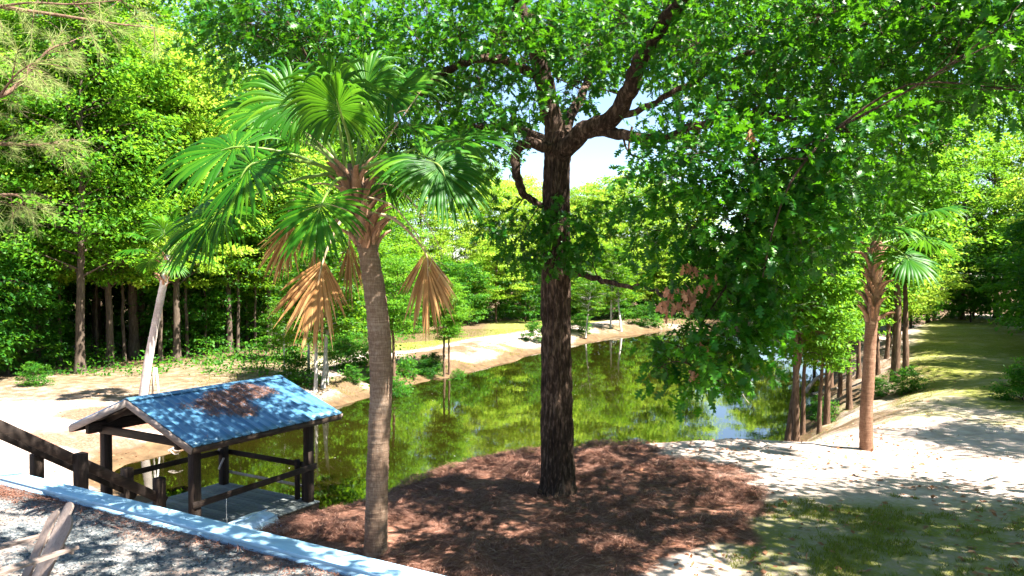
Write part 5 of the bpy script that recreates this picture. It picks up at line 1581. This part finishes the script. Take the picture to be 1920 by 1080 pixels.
# undergrowth mass in the forest
lv = MB()
n = 60000
px = np.concatenate([rng.uniform(-160, 780, n // 2), rng.uniform(780, 1420, n // 4), rng.uniform(0, 1, n - n // 2 - n // 4)])
Yv = np.concatenate([rng.uniform(41, 70, n // 2), rng.uniform(86, 100, n // 4), rng.uniform(0, 1, n - n // 2 - n // 4)])
X = (px - 960) / FOC * Yv
k = n // 2 + n // 4
u = rng.uniform(0, 1, n - k)
X[k:] = 27 + u * 20 + rng.uniform(0, 5, n - k); Yv[k:] = 33 + u * 36 + rng.uniform(-2, 2, n - k)
D_ = shore_dist(X, Yv)
mk = masks(X, Yv, D_)['litter_shade']
cl_ = fbm(X * .5, Yv * .5, 0, 131, 3)
keep = (mk > .55) & (cl_ > .42)
X, Yv, D_, cl_ = X[keep], Yv[keep], D_[keep], cl_[keep]
z = terrain(X, Yv, D_) + rng.uniform(0, 1, len(X)) ** 1.5 * 1.4 * np.clip((cl_ - .4) * 5, .1, 1)
scatter(lv, LEAF_V, LEAF_F, np.stack([X, Yv, z], -1), rdir(len(X)), np.array([0, 0, 1.0]) + rng.normal(0, .5, (len(X), 3)), rng.uniform(.1, .26, len(X)), np.clip(rng.normal(.45, .2, len(X)), 0, 1))
tag(lv.obj('undergrowth', M['shrub_leaf']), 'low green undergrowth on the forest floor', kind='stuff')

# ------------------------------------------------------------------ pine reaching in at the upper left
pn = np.array([-9.2, 9.6, 0.0]); pn[2] = .0
pine = thing('pine_tree', tuple(pn), 'long needled pine with bare twigs reaching in at the top left', 'pine tree')
tk = MB(); q = spline([pn + (0, 0, -.3), pn + (.1, 0, 4), pn + (.05, .1, 8), pn + (.2, .1, 13), pn + (.2, 0, 17)], 60)
tube(tk, q - pn, np.linspace(.24, .07, 60), 24, furrow(91, .02)); tk.obj('trunk', M['red_bark'], pine, smooth=True)
PB = [[(-330, -60, 9.8), (-150, -20, 10.2), (0, 12, 10.6), (120, 30, 11), (220, 45, 11.4), (290, 52, 11.7)], [(-300, 290, 9.8), (-120, 275, 10.5), (0, 270, 11.0), (70, 272, 11.3), (130, 262, 11.6)], [(-340, 180, 9.7), (-120, 210, 10.0), (0, 180, 10.4), (40, 150, 10.6), (90, 95, 10.9), (130, 80, 11.2)],
      [(-320, 420, 9.8), (-100, 380, 10.8), (20, 365, 11.4), (45, 380, 11.6)], [(0, 12, 10.6), (60, 5, 10.5), (140, 8, 10.5), (230, 0, 10.5)], [(0, 180, 10.4), (30, 140, 10.2), (60, 120, 10.2)]]
nv = MB(); bt = MB()
nd_v = np.array([(0, -.5, 0), (0, .5, 0), (.5, .5, -.02), (.5, -.5, -.02), (1, 0, -.12)], float)
for i, pts in enumerate(PB):
    q = spline([P(*p) for p in pts], 40)
    tube(bt, q - pn, np.linspace(.05 if i < 4 else .018, .008, 40), 8, furrow(95 + i, .004))
    for e in range(19):
        k = rng.integers(12, 40)
        s = q[k]; d = norm((q[min(k + 1, 39)] - q[k - 1]) + rng.normal(0, .06, 3)); d = norm(d + rng.normal(0, .5, 3)); Lb = rng.uniform(.2, .65)
        tip = s + d * Lb + np.array([0, 0, -.05])
        tube(bt, np.array([s, (s + tip) / 2 + (0, 0, .03), tip]) - pn, np.array([.007, .005, .003]), 4, cap=False)
        m = 46
        f = rng.uniform(.45, 1.0, m)
        pos = s + (tip - s) * f[:, None]
        dd = norm(d * 1.0 + rng.normal(0, .75, (m, 3)) + np.array([0, 0, -.15]))
        nn = rng.normal(size=(m, 3))
        dd = norm(dd); nn = norm(nn - (nn * dd).sum(-1, keepdims=True) * dd); sd_ = np.cross(nn, dd)
        Ln = rng.uniform(.14, .25, m)[:, None, None]
        v = pos[:, None] + Ln * (nd_v[None, :, 0:1] * dd[:, None]) + .0035 * nd_v[None, :, 1:2] * sd_[:, None] + np.array([0, 0, 1.0]) * nd_v[None, :, 2:3] * Ln
        off = (np.arange(m) * 5)
        nv.add(v.reshape(-1, 3) - pn, (np.array([(0, 1, 2, 3)])[None] + off[:, None, None]).reshape(-1, 4), np.repeat(np.clip(rng.normal(.5, .2, m), 0, 1), 5))
        nv.f.append((np.array([(3, 2, 4)])[None] + off[:, None, None]).reshape(-1, 3) + (nv.n - m * 5))
bt.obj('branches', M['red_bark'], pine, smooth=True)
nv.obj('needles', M['needle'], pine)

# ------------------------------------------------------------------ small things by the water
for i, (pts, r0, lab) in enumerate([([(1510, 735, 33), (1530, 710, 33.2), (1548, 700, 33.6)], .09, 'dead forked log leaning out of the right water edge'), ([(1522, 742, 32.5), (1545, 735, 32.8), (1570, 728, 33.2)], .12, 'grey drift log lying on the right shore')]):
    mb = MB(); tube(mb, spline([P(*p) for p in pts], 16), np.linspace(r0, r0 * .5, 16), 10, furrow(120 + i, .012))
    tag(mb.obj('log', M['dead_wood'], smooth=True), lab, 'log')
mb = MB()
s0 = P(1395, 745, 20.8)
tube(mb, spline([P(1392, 738, 21), P(1398, 748, 21), P(1405, 756, 21)], 8), np.linspace(.012, .006, 8), 6)
bw = tag(mb.obj('bare_stick', M['dead_wood'], smooth=True), 'thin pale stick poking up from the pond near the right bank', 'stick')
# pale driftwood by the sandy shore at the dock
mb = MB()
for pts, r0 in (([(316, 846, 26.5), (326, 840, 26.6), (342, 836, 26.9)], .05), ([(322, 842, 26.6), (330, 846, 26.5), (337, 845, 26.4)], .03), ([(320, 846, 26.5), (327, 852, 26.3), (334, 851, 26.2)], .03)):
    q = spline([P(*p) for p in pts], 10)
    tube(mb, q, np.linspace(r0, r0 * .4, 10), 7)
tag(mb.obj('driftwood', M['dead_wood'], smooth=True), 'bleached driftwood branch on the sandy shore behind the dock', 'driftwood')
# floating specks
n = 150
x = rng.uniform(-9, 16, n); y = 22 + rng.uniform(0, 1, n) ** 1.4 * 45
d = shore_dist(x, y); keep = d < -.6; x, y = x[keep], y[keep]; n = len(x)
mb = MB(); scatter(mb, LEAF_V, LEAF_F, np.stack([x, y, np.full(n, WATER_Z + .01)], -1), np.stack([rng.normal(size=n), rng.normal(size=n), 0 * x], -1), np.tile([[0, 0, 1.0]], (n, 1)), rng.uniform(.02, .06, n), .5)
tag(mb.obj('floating_petals', M['petal']), 'pale petals and bits floating on the pond', kind='stuff')
